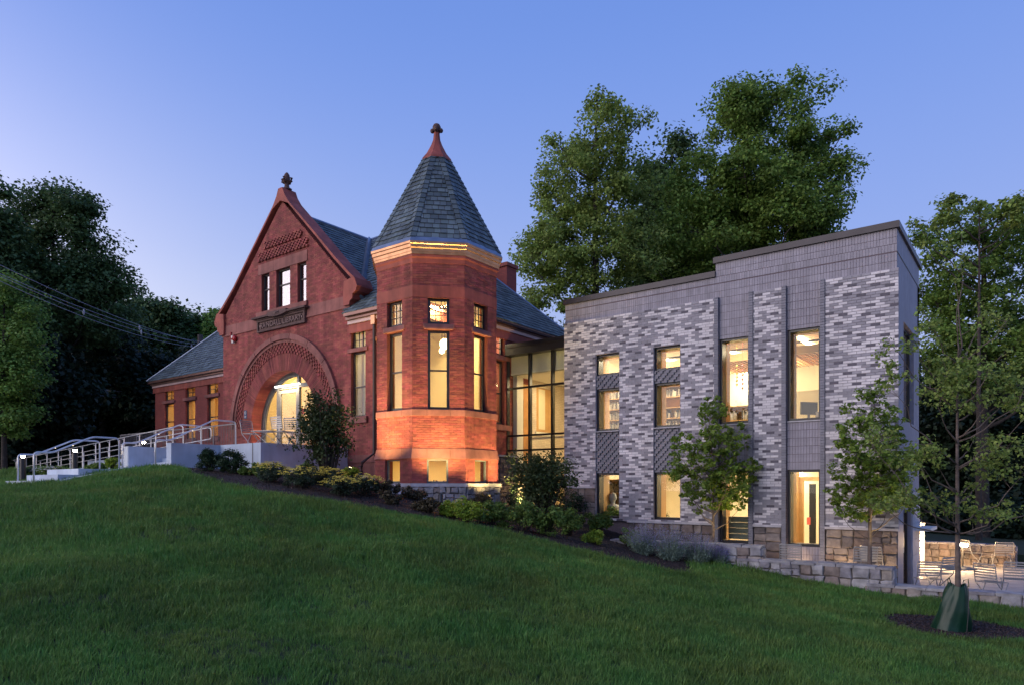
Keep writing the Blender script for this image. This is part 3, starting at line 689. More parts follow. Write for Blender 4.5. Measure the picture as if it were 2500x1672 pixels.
# name stone
x0, x1 = xy(632.6, YG), xy(749, YG)
mb = MB(); mb.fbox(FG, x0, x1, 5.84, 5.90, -.02, .10); mb.fbox(FG, x0, x1, 6.22, 6.29, -.02, .10); mb.fbox(FG, x0, x0 + .07, 5.9, 6.22, -.02, .10); mb.fbox(FG, x1 - .07, x1, 5.9, 6.22, -.02, .10); mb.fbox(FG, x0 + .07, x1 - .07, 5.9, 6.22, -.02, .055)
SIGN = mb.build('name_stone', 'dark_stone', LIB)
mb = MB(); mb.fbox(FG, x0 - .05, x1 + .05, 6.292, 6.335, -.02, .13); mb.fbox(FG, x0 - .20, x1 + .16, 6.335, 6.40, -.02, .22)
mb.prism(FG, [(-22.75, 6.335), (-22.6, 6.30), (-22.3, 6.265), (-22.0, 6.265), (-21.7, 6.30), (-21.55, 6.335), (-21.6, 6.46), (-22.7, 6.46)], .02, .232)
mb.build('label_mould', 'dark_stone', SIGN)
def text(body, size, loc, rot, m, parent, name='lettering', ext=.012, align='CENTER', sx=1.0):
    c = bpy.data.curves.new(name, 'FONT'); c.body = body; c.size = size; c.extrude = ext; c.align_x = align; c.align_y = 'CENTER'; c.resolution_u = 2
    c.materials.append(M[m]); o = bpy.data.objects.new(name, c); o.location = loc; o.rotation_euler = rot; o.scale = (sx, 1, 1)
    COL.objects.link(o); bpy.context.view_layer.update(); me = bpy.data.meshes.new_from_object(o); bpy.data.objects.remove(o)
    me.transform(Matrix.LocRotScale(Vector(loc), __import__('mathutils').Euler(rot), Vector((sx, 1, 1)))); o = bpy.data.objects.new(name, me); return link(o, parent)
mat('carved', (.20, .125, .11), .7, .2, 6)
def width(b, size):
    c = bpy.data.curves.new('w', 'FONT'); c.body = b; c.size = size; o = bpy.data.objects.new('w', c); COL.objects.link(o); bpy.context.view_layer.update(); w = o.dimensions.x; bpy.data.objects.remove(o); return w
def spell(b, size, cx, y, z, sx, ext):
    W0 = width(b, size) * sx
    for i, ch in enumerate(b):
        if ch != ' ': text(ch, size, (cx - W0 / 2 + (width(b[:i + 1], size) - width(ch, size)) * sx, y, z), (math.radians(90), 0, 0), 'carved', SIGN, name='letter', sx=sx, ext=ext, align='LEFT')
spell('RANDALL LIBRARY', .29, (x0 + x1) / 2, YG - .075, 6.055, 1.02, .022)
spell('1892', .13, -22.15, YG - .245, 6.375, 1.3, .012)
for x in (x0 + .17, x1 - .19): mb = MB(); mb.fbox(FG, x - .035, x + .035, 6.03, 6.1, .05, .085); mb.build('stud', 'carved', SIGN)
# windows of the gable and of the right wing
for r in gw:
    win(LIB, FG, *r, depth=.10, gm='coated_glass', fw=.045, rails=(6.62 + (8.03 - 6.62) * .60,), label='narrow attic window reflecting the pale evening sky' if r is gw[0] else None)
win(LIB, FG, *rw[0], depth=.11, mx=2, mz=2, fw=.05, liner='cream_pale'); win(LIB, FG, *rw[1], depth=.11, rails=(3.35,), fw=.05, liner='cream_pale')
mb = MB()
mb.fbox(FG, rwX[0] - .13, rwX[1] + .13, 4.50, 4.62, -.2, .05); mb.build('transom_stone', 'brownstone', LIB)
mb = MB(); mb.fbox(FG, rwX[0] - .1, rwX[1] + .13, 2.14, 2.35, -.2, .08); mb.build('sill', 'brownstone', LIB)
mb = MB(); mb.fbox(FG, -18.5, -16.35, .83, 1.08, -.02, .06); mb.fbox(FG, -18.5, -16.35, -.4, .83, -.02, .03); mb.build('plinth', 'brownstone', LIB)

# ---- entrance screen inside the arch
FE = frame(0, YG + .47)
fr = MB(); RI = AR - .0
def arcpoly(r0, r1, zb):
    o = [(AC[0] + r1, zb)] + [(AC[0] + r1 * math.cos(math.pi * i / 32), AC[1] + r1 * math.sin(math.pi * i / 32)) for i in range(33)] + [(AC[0] - r1, zb)]
    i_ = [(AC[0] - r0, zb)] + [(AC[0] + r0 * math.cos(math.pi * i / 32), AC[1] + r0 * math.sin(math.pi * i / 32)) for i in range(32, -1, -1)] + [(AC[0] + r0, zb)]
    return o + i_
fr.prism(FE, arcpoly(1.93, 2.06, 1.2), -.08, .0); fr.prism(FE, arcpoly(1.86, 1.93, 1.2), -.10, -.03)
DX = (gy(680, 950, YG + .5).x, gy(730, 950, YG + .5).x)
for x in DX: fr.fbox(FE, x - .06, x + .06, 1.2, AC[1] + math.sqrt(1.9 ** 2 - (x - AC[0]) ** 2), -.09, .01)
fr.fbox(FE, AC[0] - 1.15, AC[0] + 1.15, 3.72, 3.86, -.09, .005)
ES = fr.build('entrance_screen', 'grey_frame', LIB)
g = MB(); g.prism(FE, [(AC[0] + 1.9, 1.2)] + [(AC[0] + 1.9 * math.cos(math.pi * i / 32), AC[1] + 1.9 * math.sin(math.pi * i / 32)) for i in range(33)] + [(AC[0] - 1.9, 1.2)], -.055, -.05); g.build('glazing', 'clear_glass', ES)
dr = MB(); dx0, dx1 = DX[0] + .065, DX[1] - .065
dr.fbox(FE, dx0, dx0 + .09, 1.25, 3.68, -.08, -.01); dr.fbox(FE, dx1 - .09, dx1, 1.25, 3.68, -.08, -.01); dr.fbox(FE, dx0 + .09, dx1 - .09, 3.56, 3.68, -.08, -.012); dr.fbox(FE, dx0 + .09, dx1 - .09, 1.25, 1.5, -.08, -.012)
DO = dr.build('entrance_door', 'grey_frame', LIB)
h = MB(); h.tube([FE(dx0 + .1, .06, 2.0), FE(dx0 + .1, .06, 2.4)], .012); h.build('handle', 'steel', DO)
h = MB(); h.fbox(FE, dx1 + .2, dx1 + .36, 2.72, 2.92, -.045, -.042); h.build('notice', 'toy_red', ES)
# interior behind the arch
IN = MB(); IN.box(-26.0, -15.6, 19.3, 19.4, 1.2, 5.6); IN.box(-24.6, -24.5, 16.0, 19.3, 1.2, 5.6); IN.build('vestibule_wall', 'cream_brick', LIB)
IN = MB(); IN.box(-18.40, -18.30, 15.86, 19.3, 1.2, 5.6); IN.box(-18.25, -16.4, 18.0, 18.1, 1.2, 5.6); IN.box(-18.3, -18.2, 15.85, 18, 1.2, 5.6); IN.box(-16.9, -16.8, 15.85, 18.0, 1.2, 5.6); IN.build('inner_wall', 'cream_pale', LIB)
IN = MB(); IN.box(-24.5, -15.6, 15.82, 19.3, 1.13, 1.2); IN.build('interior_floor', 'maple', LIB)
IN = MB(); IN.box(-26, -15.6, 15.82, 19.4, 5.6, 5.7); IN.build('interior_ceiling', 'ceiling_white', LIB)
for k in range(9):
    IN = MB(); x = -23.9 + k * .32; IN.box(x, x + .315, 17.0 + .004 * (k % 2), 17.06, 1.2, 2.15); IN.build('counter_board', 'oak_slat', LIB)
IN = MB(); IN.box(-24.0, -20.9, 16.85, 17.5, 2.15, 2.22); IN.build('counter_top', 'oak_slat', LIB)
IN = MB(); IN.box(-21.0, -20.6, 18.7, 19.3, 1.2, 5.0); IN.build('timber_post', 'maple', LIB)
lamp('entrance_lamp', 'AREA', (-22.3, 17.2, 5.5), 300, (1, .74, .36), LIB, 2.4, .6)
IN = MB(); IN.box(-20.0, -16.6, 16.75, 16.82, 1.2, 5.6); IN.build('inner_wall', 'cream_pale', LIB); lamp('wing_reveal_fill', 'AREA', (-16.75, 16.3, 4.2), 60, (1, .80, .48), LIB, .5, 1.6, target=(-18.4, 15.85, 3.6)); lamp('hall_lamp', 'AREA', (-19.0, 16.3, 5.5), 60, (1, .8, .48), LIB, 1.2, .3)  # side area light out of view, added to brighten the right-wing window reveal
# linear light over the door
p0 = gy(673, 941, YG + .42); p1 = gy(732, 931, YG + .42)
mb = MB(); mb.tube([(p0.x, YG + .40, 3.83), (p1.x, YG + .40, 3.83)], .035, 8); mb.build('linear_light', 'cool_strip', ES)
lamp('linear_lamp', 'AREA', ((p0.x + p1.x) / 2, YG + .30, 3.78), 55, (1, .70, .38), LIB, 1.1, .06)
# no jamb uplight is built; the lamp over the door lights the reveal
# ---- octagonal tower
TC = Vector((-14.70, 15.68)); SA = 1.46; AP = SA / 2 * (1 + math.sqrt(2)); CR = 1 / math.cos(math.pi / 8)
TF = []
for k in range(8):
    an = math.radians(-90 + 45 * k); n = Vector((math.cos(an), math.sin(an))); e = Vector((-n.y, n.x)); o = TC + n * AP - e * SA / 2
    TF.append(frame(o.x, o.y, e.x, e.y))
mb = MB(); up = (.42 - .30, .0)
A0, A1 = .425, 1.035
for k, F in enumerate(TF):
    hol = []
    if k in (0, 1, 2, 7):
        hol = [[(a, b), (c, b), (c, d), (a, d)] for a, c, b, d in ((A0, A1, 2.2, 4.44), (A0, A1, 4.60, 5.345))]
    mb.prism(F, [(0, 1.0), (SA, 1.0), (SA, 6.6), (0, 6.6)], -.3, -.006, hol)
mb.build('tower_wall', 'red_mortar', LIB)
mb = MB(); BF = []
for k in range(8):
    an = math.radians(-90 + 45 * k); n = Vector((math.cos(an), math.sin(an))); e = Vector((-n.y, n.x)); ap = AP + .05; sa = 2 * ap * math.tan(math.pi / 8); o = TC + n * ap - e * sa / 2
    F = frame(o.x, o.y, e.x, e.y); BF.append((F, sa))
    hol = [[(.42, .13), (1.02, .13), (1.02, .82), (.42, .82)]] if k in (0, 1, 2) else []
    mb.prism(F, [(0, .125), (sa, .125), (sa, .86), (0, .86)], -.3, -.006, hol)
mb.build('basement_wall', 'red_mortar', LIB)
for k in (7, 0, 1, 2, 3):
    red_bricks(TF[k], 1.10, 6.5, lambda z: [(.0, SA)], rect_holes([(A0, A1, 2.2, 4.44), (A0, A1, 4.60, 5.345)] if k != 3 else []), pick=(k in (0, 1, 2)))
    F, sa = BF[k]
    red_bricks(F, .128, .84, lambda z: [(.0, sa)], rect_holes([(.42, 1.02, .1, .82)] if k in (0, 1, 2) else []), pick=(k in (0, 1, 2)))
    if k == 3: continue
    w = win(LIB, TF[k], A0, A1, 4.60, 5.345, depth=.12, mx=2, mz=2, fw=.075, fm='black_frame' if k != 0 else 'brown_frame', gm='tower_glass')
    w = win(LIB, TF[k], A0, A1, 2.2, 4.44, depth=.12, rails=(3.32,), fw=.075, fm='black_frame', gm='tower_glass')
    m = MB(); m.fbox(TF[k], A0 - .1, A1 + .1, 4.445, 4.485, -.1, .07); m.fbox(TF[k], A0 - .13, A1 + .13, 4.485, 4.595, -.1, .035); m.build('transom_stone', 'brownstone', LIB)
    if k in (0, 1, 2):
        win(LIB, BF[k][0], .42, 1.02, .13, .82, depth=.08, fw=.05, fm='grey_frame', label='basement window at the foot of the tower')
def oct_ring(name, prof, m, cuts=None):
    mb = MB(); pr = [(r * CR, z) for r, z in prof]
    mb.lathe(pr, (TC.x, TC.y, 0), 8, a0=math.pi / 8); return mb.build(name, m, LIB)
def oct_band(name, m, z0, z1, pr0, pr1=None, split=3):
    """band of separate stones round the visible sides"""
    for k in (7, 0, 1, 2, 3):
        an = math.radians(-90 + 45 * k); n = Vector((math.cos(an), math.sin(an))); e = Vector((-n.y, n.x))
        for i in range(split):
            P = []
            for z, pr in ((z0, pr0), (z1, pr1 if pr1 is not None else pr0)):
                for inner in (0, 1):
                    ap = AP + pr if not inner else AP - .05
                    sa = 2 * ap * math.tan(math.pi / 8)
                    for q in ((i, i + 1) if not inner else (i + 1, i)):
                        fr_ = (0, .28, .72, 1)[q] if split == 3 else q / split
                        g = .003 * (1 if q == i else -1) if 0 < q < split else 0
                        x = TC + n * ap + e * (-sa / 2 + sa * fr_ + g)
                        P.append((x.x, x.y, z))
            mb = MB(); mb.hexa(P); mb.build(name, m, LIB)
oct_band('sill_stone', 'brownstone', 2.03, 2.2, .035)
oct_band('water_table', 'brownstone', .83, 1.11, .09, .02)
oct_band('head_stone', 'terracotta', 5.35, 5.67, .008, split=1)
oct_band('foundation_cap', 'limestone', .035, .128, .14, split=2)
oct_ring('frieze', [(AP - .05, 6.3), (AP + .015, 6.3), (AP + .025, 6.42), (AP + .05, 6.47), (AP + .05, 6.53), (AP - .05, 6.53)], 'terracotta')
oct_ring('cornice', [(AP - .05, 6.53), (AP + .065, 6.535), (AP + .075, 6.60), (AP + .09, 6.60), (AP + .10, 6.68), (AP + .13, 6.70), (AP + .14, 6.78), (AP + .165, 6.80), (AP + .17, 6.86), (AP - .05, 6.86)], 'copper_gutter')
oct_ring('eave_flashing', [(AP - .05, 6.86), (AP + .175, 6.862), (AP + .115, 7.0), (AP - .05, 7.02)], 'lead_flashing')
# spire of slates
SR0, SZ0, SR1, SZ1 = AP + .095, 6.99, .40, 9.96
oct_ring('spire_boarding', [(SR0, SZ0), (SR1, SZ1)], 'dark_stone')
sp_slates = []; hips = MB()
for k in range(8):
    an = math.radians(-90 + 45 * k); n = Vector((math.cos(an), math.sin(an), 0)); e = Vector((-n.y, n.x, 0)); c = Vector((TC.x, TC.y, 0))
    es = (n * (SR1 - SR0) + Vector((0, 0, SZ1 - SZ0))); L = es.length; es.normalize(); nr = e.cross(es).normalized()
    if nr.dot(n) < 0: nr = -nr
    P0 = c + n * SR0 + Vector((0, 0, SZ0)); t8 = math.tan(math.pi / 8)
    half = lambda s: (SR0 + (SR1 - SR0) * s / L) * t8
    sl = slates(P0, e, es, nr, L, lambda s: (-max(half(s) - .13, .0), max(half(s) - .13, .0)), expo=.18, w=.205, seed=k, lift=.026)
    if k in (0, 1, 2, 7): sp_slates += sl if k in (0, 1, 2) else []
    if k not in (0, 1, 2):
        for h in sl: hips.hexa(h)
    s = 0
    while s < L - .02:
        e1 = min(.19, L - s)
        for sg in (-1, 1):
            w = min(.13, half(s)); a0_, a1_ = half(s) * sg, (half(s) - w) * sg; b0_, b1_ = half(s + e1) * sg, (half(s + e1) - min(.13, half(s + e1))) * sg
            q = [P0 + e * a0_ + es * (s - .01) - nr * .01, P0 + e * a1_ + es * (s - .01) - nr * .01, P0 + e * b1_ + es * (s + e1) - nr * .01, P0 + e * b0_ + es * (s + e1) - nr * .01]
            tq = [P0 + e * (a0_ + .012 * sg) + es * (s - .01) + nr * .05, P0 + e * a1_ + es * (s - .01) + nr * .042, P0 + e * b1_ + es * (s + e1) + nr * .018, P0 + e * (b0_ + .006 * sg) + es * (s + e1) + nr * .028]
            hips.hexa(q + tq)
        s += e1
hips.build('hip_slate', 'slate', LIB, kind='stuff')
for i, h in enumerate(sp_slates):
    if i < 300: mb = MB(); mb.hexa(h); mb.build('slate', 'slate', LIB)
mb = MB()
for h in sp_slates[300:]: mb.hexa(h)
if mb.f: mb.build('spire_slates', 'slate', LIB, kind='stuff')
oct_ring('spire_cap', [(SR1 + .05, 9.94), (SR1 + .03, 10.0), (.30, 10.18), (.17, 10.45), (.11, 10.62), (.085, 10.86)], 'terracotta')
mb = MB(); mb.lathe([(.05, 0), (.10, .04), (.085, .1), (.06, .12), (.07, .18), (.12, .24), (.13, .32), (.09, .40), (.02, .44)], (TC.x, TC.y, 10.72), 12)
for k in range(4):
    a = k * math.pi / 2 + .55; mb.lathe([(.01, -.075), (.055, -.05), (.075, 0), (.055, .05), (.01, .075)], (TC.x + .13 * math.cos(a), TC.y + .13 * math.sin(a), 10.93), 8)
mb.build('spire_finial', 'dark_stone', LIB, smooth=True)
# tower foundation of field stone
F0 = BF[0][0]
for k in (0, 1, 2, 3):
    F, sa = BF[k]
    if True:
        m = MB(); m.prism(F, [(-.02, -1.6), (sa + .02, -1.6), (sa + .02, .035), (-.02, .035)], -.3, .03); m.build('foundation_wall', 'joint', LIB)
        Fo = frame(F.o[0] + F.n[0] * .04, F.o[1] + F.n[1] * .04, *F.e)
        stone_parts(LIB, Fo, -.01, sa + .01, -.95 if k else -.5, .03, 'fieldstone', seed=40 + k, proud=.04, big=.42)
for k in (0, 1, 2, 7):
    hol = [[(a, b), (c, b), (c, d), (a, d)] for a, c, b, d in ((A0, A1, 2.2, 4.44), (A0, A1, 4.60, 5.345))]
    m = MB(); m.prism(TF[k], [(.1, 1.35), (SA - .1, 1.35), (SA - .1, 5.62), (.1, 5.62)], -.34, -.302, hol); m.build('inner_wall', 'cream_pale', LIB)
# tower interior shells
for (r, z0, z1, m) in ((AP - .32, 1.35, 5.62, 'cream_pale'), (AP - .3, .02, 1.0, 'cream')):
    mb = MB()
    for k in (3, 4, 5, 6):
        an = math.radians(-90 + 45 * k); n = Vector((math.cos(an), math.sin(an))); e = Vector((-n.y, n.x)); sa = 2 * r * math.tan(math.pi / 8); o = TC + n * r - e * sa / 2
        mb.fbox(frame(o.x, o.y, e.x, e.y), -.05, sa + .05, z0, z1, -.0, .06)
    mb.build('inner_wall', m, LIB)
    mb = MB(); mb.lathe([(r * CR, z1), (r * CR, z1 + .04)], (TC.x, TC.y, 0), 8, a0=math.pi / 8); mb.build('interior_ceiling', 'ceiling_white', LIB)
    mb = MB(); mb.lathe([(r * CR, z0 - .04), (r * CR, z0)], (TC.x, TC.y, 0), 8, a0=math.pi / 8); mb.build('interior_floor', 'maple', LIB)
gq = gy(1086, 840, TC.y - .1)
for (x, y, z, r) in ((gq.x, gq.y, gq.z, .16), (gq.x - .35, gq.y + .25, gq.z - .12, .09)):
    mb = MB(); mb.lathe([(r * math.sin(t), -r * math.cos(t)) for t in [math.pi * i / 10 for i in range(1, 10)]], (x, y, z), 14); gl_ = mb.build('globe_lamp', 'globe', LIB, smooth=True)
    mb = MB(); mb.tube([(x, y, z + r), (x, y, 5.6)], .008); mb.build('lamp_rod', 'dark_metal', gl_)
lamp('tower_lamp', 'AREA', (TC.x, TC.y, 5.56), 300, (1, .76, .38), LIB, .35)
lamp('basement_lamp', 'AREA', (TC.x, TC.y, .95), 45, (1, .76, .38), LIB, 1.0)

# ---- east wall, left wing
FEa = frame(-14.9, 16.6, 0, 1)
ew = [(1.75, 2.75, 2.2, 4.44), (1.75, 2.75, 4.6, 5.34)]
mb = MB(); mb.prism(FEa, [(.8, -1.5), (7.2, -1.5), (7.2, 5.5), (.8, 5.5)], -.4, -.006, [[(a, c), (b, c), (b, d), (a, d)] for a, b, c, d in ew]); mb.build('east_wall', 'red_mortar', LIB)
red_bricks(FEa, -.2, 5.45, lambda z: [(1.2, 7.2)], rect_holes(ew))
for r in ew: win(LIB, FEa, *r, depth=.12, fw=.07, rails=(3.3,) if r[2] < 3 else (), mx=0 if r[2] < 3 else 2, mz=0 if r[2] < 3 else 2)
mb = MB(); mb.fbox(FEa, 1.4, 3.1, 4.45, 4.59, -.1, .04); mb.fbox(FEa, 1.4, 3.1, 2.0, 2.19, -.1, .06); mb.build('transom_stone', 'brownstone', LIB)
mb = MB(); mb.box(-16.9, -16.8, 17.5, 22, 1.3, 5.5); mb.build('inner_wall', 'cream_pale', LIB)
lamp('east_lamp', 'AREA', (-15.9, 18.9, 5.4), 130, (1, .8, .5), LIB, .8)
YL = 18.5; FL = frame(0, YL)
lw = []
for (u0, u1) in ((402.4, 424.4), (452.9, 476.4), (506, 532.3)):
    a, b = xy(u0, YL), xy(u1, YL); lw += [(a, b, 4.62, 5.36), (a, b, 2.50, 4.48)]
xl = xy(379, YL)
mb = MB(); mb.prism(FL, [(xl, -.3), (-25.9, -.3), (-25.9, 5.6), (xl, 5.6)], -.4, 0, [[(a, c), (b, c), (b, d), (a, d)] for a, b, c, d in lw]); mb.build('wing_wall', 'far_brick', LIB)
mb = MB(); mb.box(xl, xl + .35, YL + .4, 26.4, -.3, 5.6); mb.box(xl, -16, 26.4, 26.7, -.3, 5.6); mb.build('rear_wall', 'far_brick', LIB)
for r in lw:
    win(LIB, FL, *r, depth=.10, liner='orange_cream', fw=.05, rails=(3.5,) if r[2] < 3 else (), mx=0 if r[2] < 3 else 1, mz=0 if r[2] < 3 else 2, mw=.025)
    if r[2] > 3:
        mb = MB(); mb.fbox(FL, r[0] - .16, r[1] + .16, 4.46, 4.61, -.24, .07); mb.build('transom_stone', 'brownstone', LIB)
    else:
        mb = MB(); mb.fbox(FL, r[0] - .12, r[1] + .14, 2.3, 2.49, -.24, .09); mb.build('sill', 'brownstone', LIB)
IN = MB(); IN.box(xl + .4, -26.6, 21.6, 21.7, 1.2, 5.55); IN.box(-26.6, -26.5, 18.9, 21.6, 1.2, 5.55); IN.box(xl + .36, xl + .42, 18.91, 21.6, 1.2, 5.55); IN.build('inner_wall', 'orange_cream', LIB)
IN = MB(); IN.box(xl + .4, -26.6, 18.9, 21.7, 5.55, 5.6); IN.build('interior_ceiling', 'ceiling_white', LIB)
for k in range(3): lamp('wing_room_lamp', 'AREA', (-35.5 + 3.6 * k, 20.3, 5.5), 85, (1, .72, .38), LIB, .8)
for k, x in enumerate((-36.0, -32.3, -29.2)):
    IN = MB(); IN.box(x, x + 1.3, 21.2, 21.58, 1.2, 3.4); IN.build('bookcase', 'maple', LIB)
# cornices: frieze, fascia, gutter
def eave(F, a0, a1, zt=5.72, out=.25):
    m = MB(); m.fbox(F, a0, a1, zt - .62, zt - .33, -.02, .05); m.build('frieze', 'terracotta', LIB)
    m = MB(); m.fbox(F, a0, a1, zt - .328, zt - .21, -.02, .10); m.build('fascia', 'white_fascia', LIB)
    m = MB(); m.prism(lambda a, d, z: F(a, d, z), [(a0, zt - .205), (a1, zt - .205), (a1, zt - .10), (a0, zt - .10)], -.02, out - .06); m.build('soffit', 'gutter', LIB)
    m = MB(); m.fbox(F, a0, a1, zt - .10, zt, -.02, out + .03); m.build('gutter', 'gutter', LIB)
eave(FL, xl - .15, -26.06); eave(FG, -18.35, -16.3, 5.75); eave(FEa, -1.6, 7.6, 5.80)
# ---- roofs (boarding + slates)
Z = Vector((0, 0, 1))
def roof(pts, name='roof_deck'):
    mb = MB(); mb.add(pts, [tuple(range(len(pts)))]); 
    off = [Vector(p) - Vector((0, 0, .12)) for p in pts]; mb.add(off, [tuple(range(len(pts)))[::-1]])
    return mb.build(name, 'dark_stone', LIB)
def slate_roof(P0, eu, es, L, span, seed, expo=.21, w=.26, name='roof_slates'):
    P0, eu, es = Vector(P0), Vector(eu).normalized(), Vector(es).normalized(); nr = eu.cross(es).normalized()
    if nr.z < 0: nr = -nr
    mb = MB()
    for h in slates(P0, eu, es, nr, L, span, expo, w, seed, .024): mb.hexa(h)
    mb.build(name, 'slate', LIB, kind='stuff')
# main front slope
E0 = 5.75; yE = 15.08; yR = 19.54; zR = E0 + (yR - yE); xH = -14.6
roof([(-18.3, yE, E0), (xH, yE, E0), (xH - 4.46, yR, zR), (GC, yR, zR)]); r2 = math.sqrt(2)
slate_roof((0, yE, E0), (1, 0, 0), (0, 1, 1), 4.46 * r2, lambda s: (max(-18.5, -18.35) - s / r2 * 1.03, xH - s / r2), 11)
# east slope and back
roof([(xH, yE, E0), (xH, 24, E0), (xH - 4.46, yR, zR)])
slate_roof((xH, 0, E0), (0, 1, 0), (-1, 0, 1), 4.46 * r2, lambda s: (yE + s / r2, 24 - s / r2), 12)
roof([(xH, 24, E0), (-26, 24, E0), (-26, yR, zR), (xH - 4.46, yR, zR)])
# gable roof
gz = 10.22; ge = 6.28
roof([(GC, YG + .3, gz), (GC, yR, gz), (-18.1, yE + .6, ge), (-18.1, YG + .3, ge)]); roof([(GC, YG + .3, gz), (-26.1, YG + .3, ge), (-26.1, yR, ge), (GC, yR, gz)])
gs = Vector((-(GC + 18.1) * -1, 0, 0)); esg = Vector((GC + 18.1, 0, gz - ge)); Lg = esg.length
slate_roof((-18.1, 0, ge), (0, 1, 0), esg, Lg, lambda s: (YG + .45, min(yE + .02 + (ge + (gz - ge) * s / Lg) - E0, yR) - .12), 13)
# valley, ridge and hip flashings
mb = MB(); mb.tube([(-18.1, yE + ge - E0 + .0, ge + .05), (GC, yR - .02, gz + .05)], .13, 4); mb.build('valley_flashing', 'lead_flashing', LIB)
mb = MB(); mb.tube([(GC, YG + .5, gz + .03), (GC, yR, gz + .03)], .07, 6); mb.tube([(GC, yR, gz + .02), (xH - 4.46, yR, zR + .04)], .07, 6); mb.tube([(xH - 4.46, yR, zR + .02), (xH, 24, E0 + .02)], .06, 6); mb.tube([(xH - 4.46, yR, zR + .02), (xH, yE, E0 + .02)], .06, 6)
mb.build('ridge_cap', 'lead_flashing', LIB)
# left wing hip roof
wl = xl - .35; hw = 4.2; zW = 5.72 + hw * 1.08; yw = YL - .28
roof([(wl, yw, 5.72), (-26, yw, 5.72), (-26, yw + hw, zW), (wl + hw, yw + hw, zW)]); roof([(wl, yw, 5.72), (wl + hw, yw + hw, zW), (wl, yw + 2 * hw, 5.72)])
sw = Vector((0, 1, 1.08)).length
slate_roof((0, yw, 5.72), (1, 0, 0), (0, 1, 1.08), hw * sw, lambda s: (wl + s / sw, -26.05), 14, expo=.22, w=.28)
mb = MB(); mb.tube([(wl, yw, 5.76), (wl + hw, yw + hw, zW + .04)], .06, 6); mb.tube([(wl + hw, yw + hw, zW + .03), (-26, yw + hw, zW + .03)], .06, 6); mb.build('hip_flashing', 'lead_flashing', LIB)
# chimney
cp = gd(1233, 700, 28.3); mb = MB(); mb.box(cp.x - .34, cp.x + .34, cp.y - .32, cp.y + .32, 5.5, 8.86); CH = mb.build('chimney', 'far_brick', LIB)
mb = MB(); mb.box(cp.x - .40, cp.x + .40, cp.y - .38, cp.y + .38, 8.86, 9.0); mb.build('chimney_cap', 'terracotta', CH)
# downspout between wing and tower
dpx, dpy = gy(913.5, 900, YG - .09).x, YG - .09
mb = MB(); mb.box(dpx - .09, dpx + .09, dpy - .07, dpy + .09, 5.25, 5.62); mb.build('rain_head', 'copper_gutter', LIB)
mb = MB(); mb.tube([(dpx, dpy, 5.3), (dpx, dpy, 1.12), (dpx - .22, dpy - .3, .82), (dpx - .24, dpy - .34, .5), (dpx - .26, dpy - .36, .2)], .052, 8); mb.build('downspout', 'brown_frame', LIB)
mb = MB()
for z in (.36, .5, .66): mb.tube([(dpx - .245, dpy - .35, z), (dpx - .245, dpy - .35, z + .05)], .07, 8)
mb.build('downspout_collar', 'dark_metal', LIB)
# fire alarm and access plaque
al = gy(572, 828, YG)
mb = MB(); mb.lathe([(.03, 0), (.11, .01), (.125, .06), (.09, .11), (.02, .13)], (0, 0, 0), 14); o = mb.build('alarm_bell', 'alarm_red', LIB, smooth=True, loc=(al.x + .11, YG - .01, al.z), rot=(math.radians(90), 0, 0))
o.matrix_parent_inverse = Matrix.Translation(LIB.location).inverted()
mb = MB(); mb.fbox(FG, al.x - .08, al.x + .02, al.z + .02, al.z + .13, 0, .09); mb.fbox(FG, al.x - .06, al.x + .05, al.z - .16, al.z - .05, 0, .09); mb.build('strobe_light', 'paper', LIB)
mb = MB(); mb.tube([FG(al.x - .16, .05, al.z + .04), FG(al.x - .16, .05, al.z + .28)], .035, 8); mb.build('beacon', 'alarm_red', LIB)
pl = gy(600, 1011, YG); mb = MB(); mb.fbox(FG, pl.x - .09, pl.x + .09, pl.z - .16, pl.z + .16, 0, .02); PQ = mb.build('access_plaque', 'sign_blue', LIB)
mb = MB()
for i in range(14):
    a, b = 2 * math.pi * i / 14, 2 * math.pi * (i + 1) / 14; mb.tube([FG(pl.x + .055 * math.cos(a), .024, pl.z + .06 + .055 * math.sin(a)), FG(pl.x + .055 * math.cos(b), .024, pl.z + .06 + .055 * math.sin(b))], .006, 4)
mb.tube([FG(pl.x - .01, .026, pl.z + .1), FG(pl.x - .01, .026, pl.z + .05), FG(pl.x + .03, .026, pl.z + .05), FG(pl.x + .035, .026, pl.z + .02)], .007, 4); mb.fbox(FG, pl.x - .06, pl.x + .06, pl.z - .1, pl.z - .08, .02, .023); mb.build('access_symbol', 'paper', PQ)
# bricks: the 300 that show largest are parts, the rest one stuff part
def barea(b):
    F, a0, a1, z0, z1 = b; c = F((a0 + a1) / 2, 0, (z0 + z1) / 2); d = proj(c)[2]; n = Vector((F.n[0], F.n[1], 0)); v = -Vector(c).normalized()
    return (a1 - a0) * (z1 - z0) * max(0, n.dot(v)) / d ** 2
lib_bricks.sort(key=barea, reverse=True)
for i, (F, a0, a1, z0, z1) in enumerate(lib_bricks):
    if i < 300:
        me = BRK[i % 3]; c = F((a0 + a1) / 2, 0, (z0 + z1) / 2)
        place_piece(me, 'brick', LIB, F((a0 + a1) / 2, -.0205, (z0 + z1) / 2), F.ang, sx=(a1 - a0) / (.198 + .003 * (i % 3)))
    else: stuffb.fbox(F, a0, a1, z0, z1, -.012, R0.uniform(.0, .006))
stuffb.build('brickwork', 'red_brick', LIB, kind='stuff')
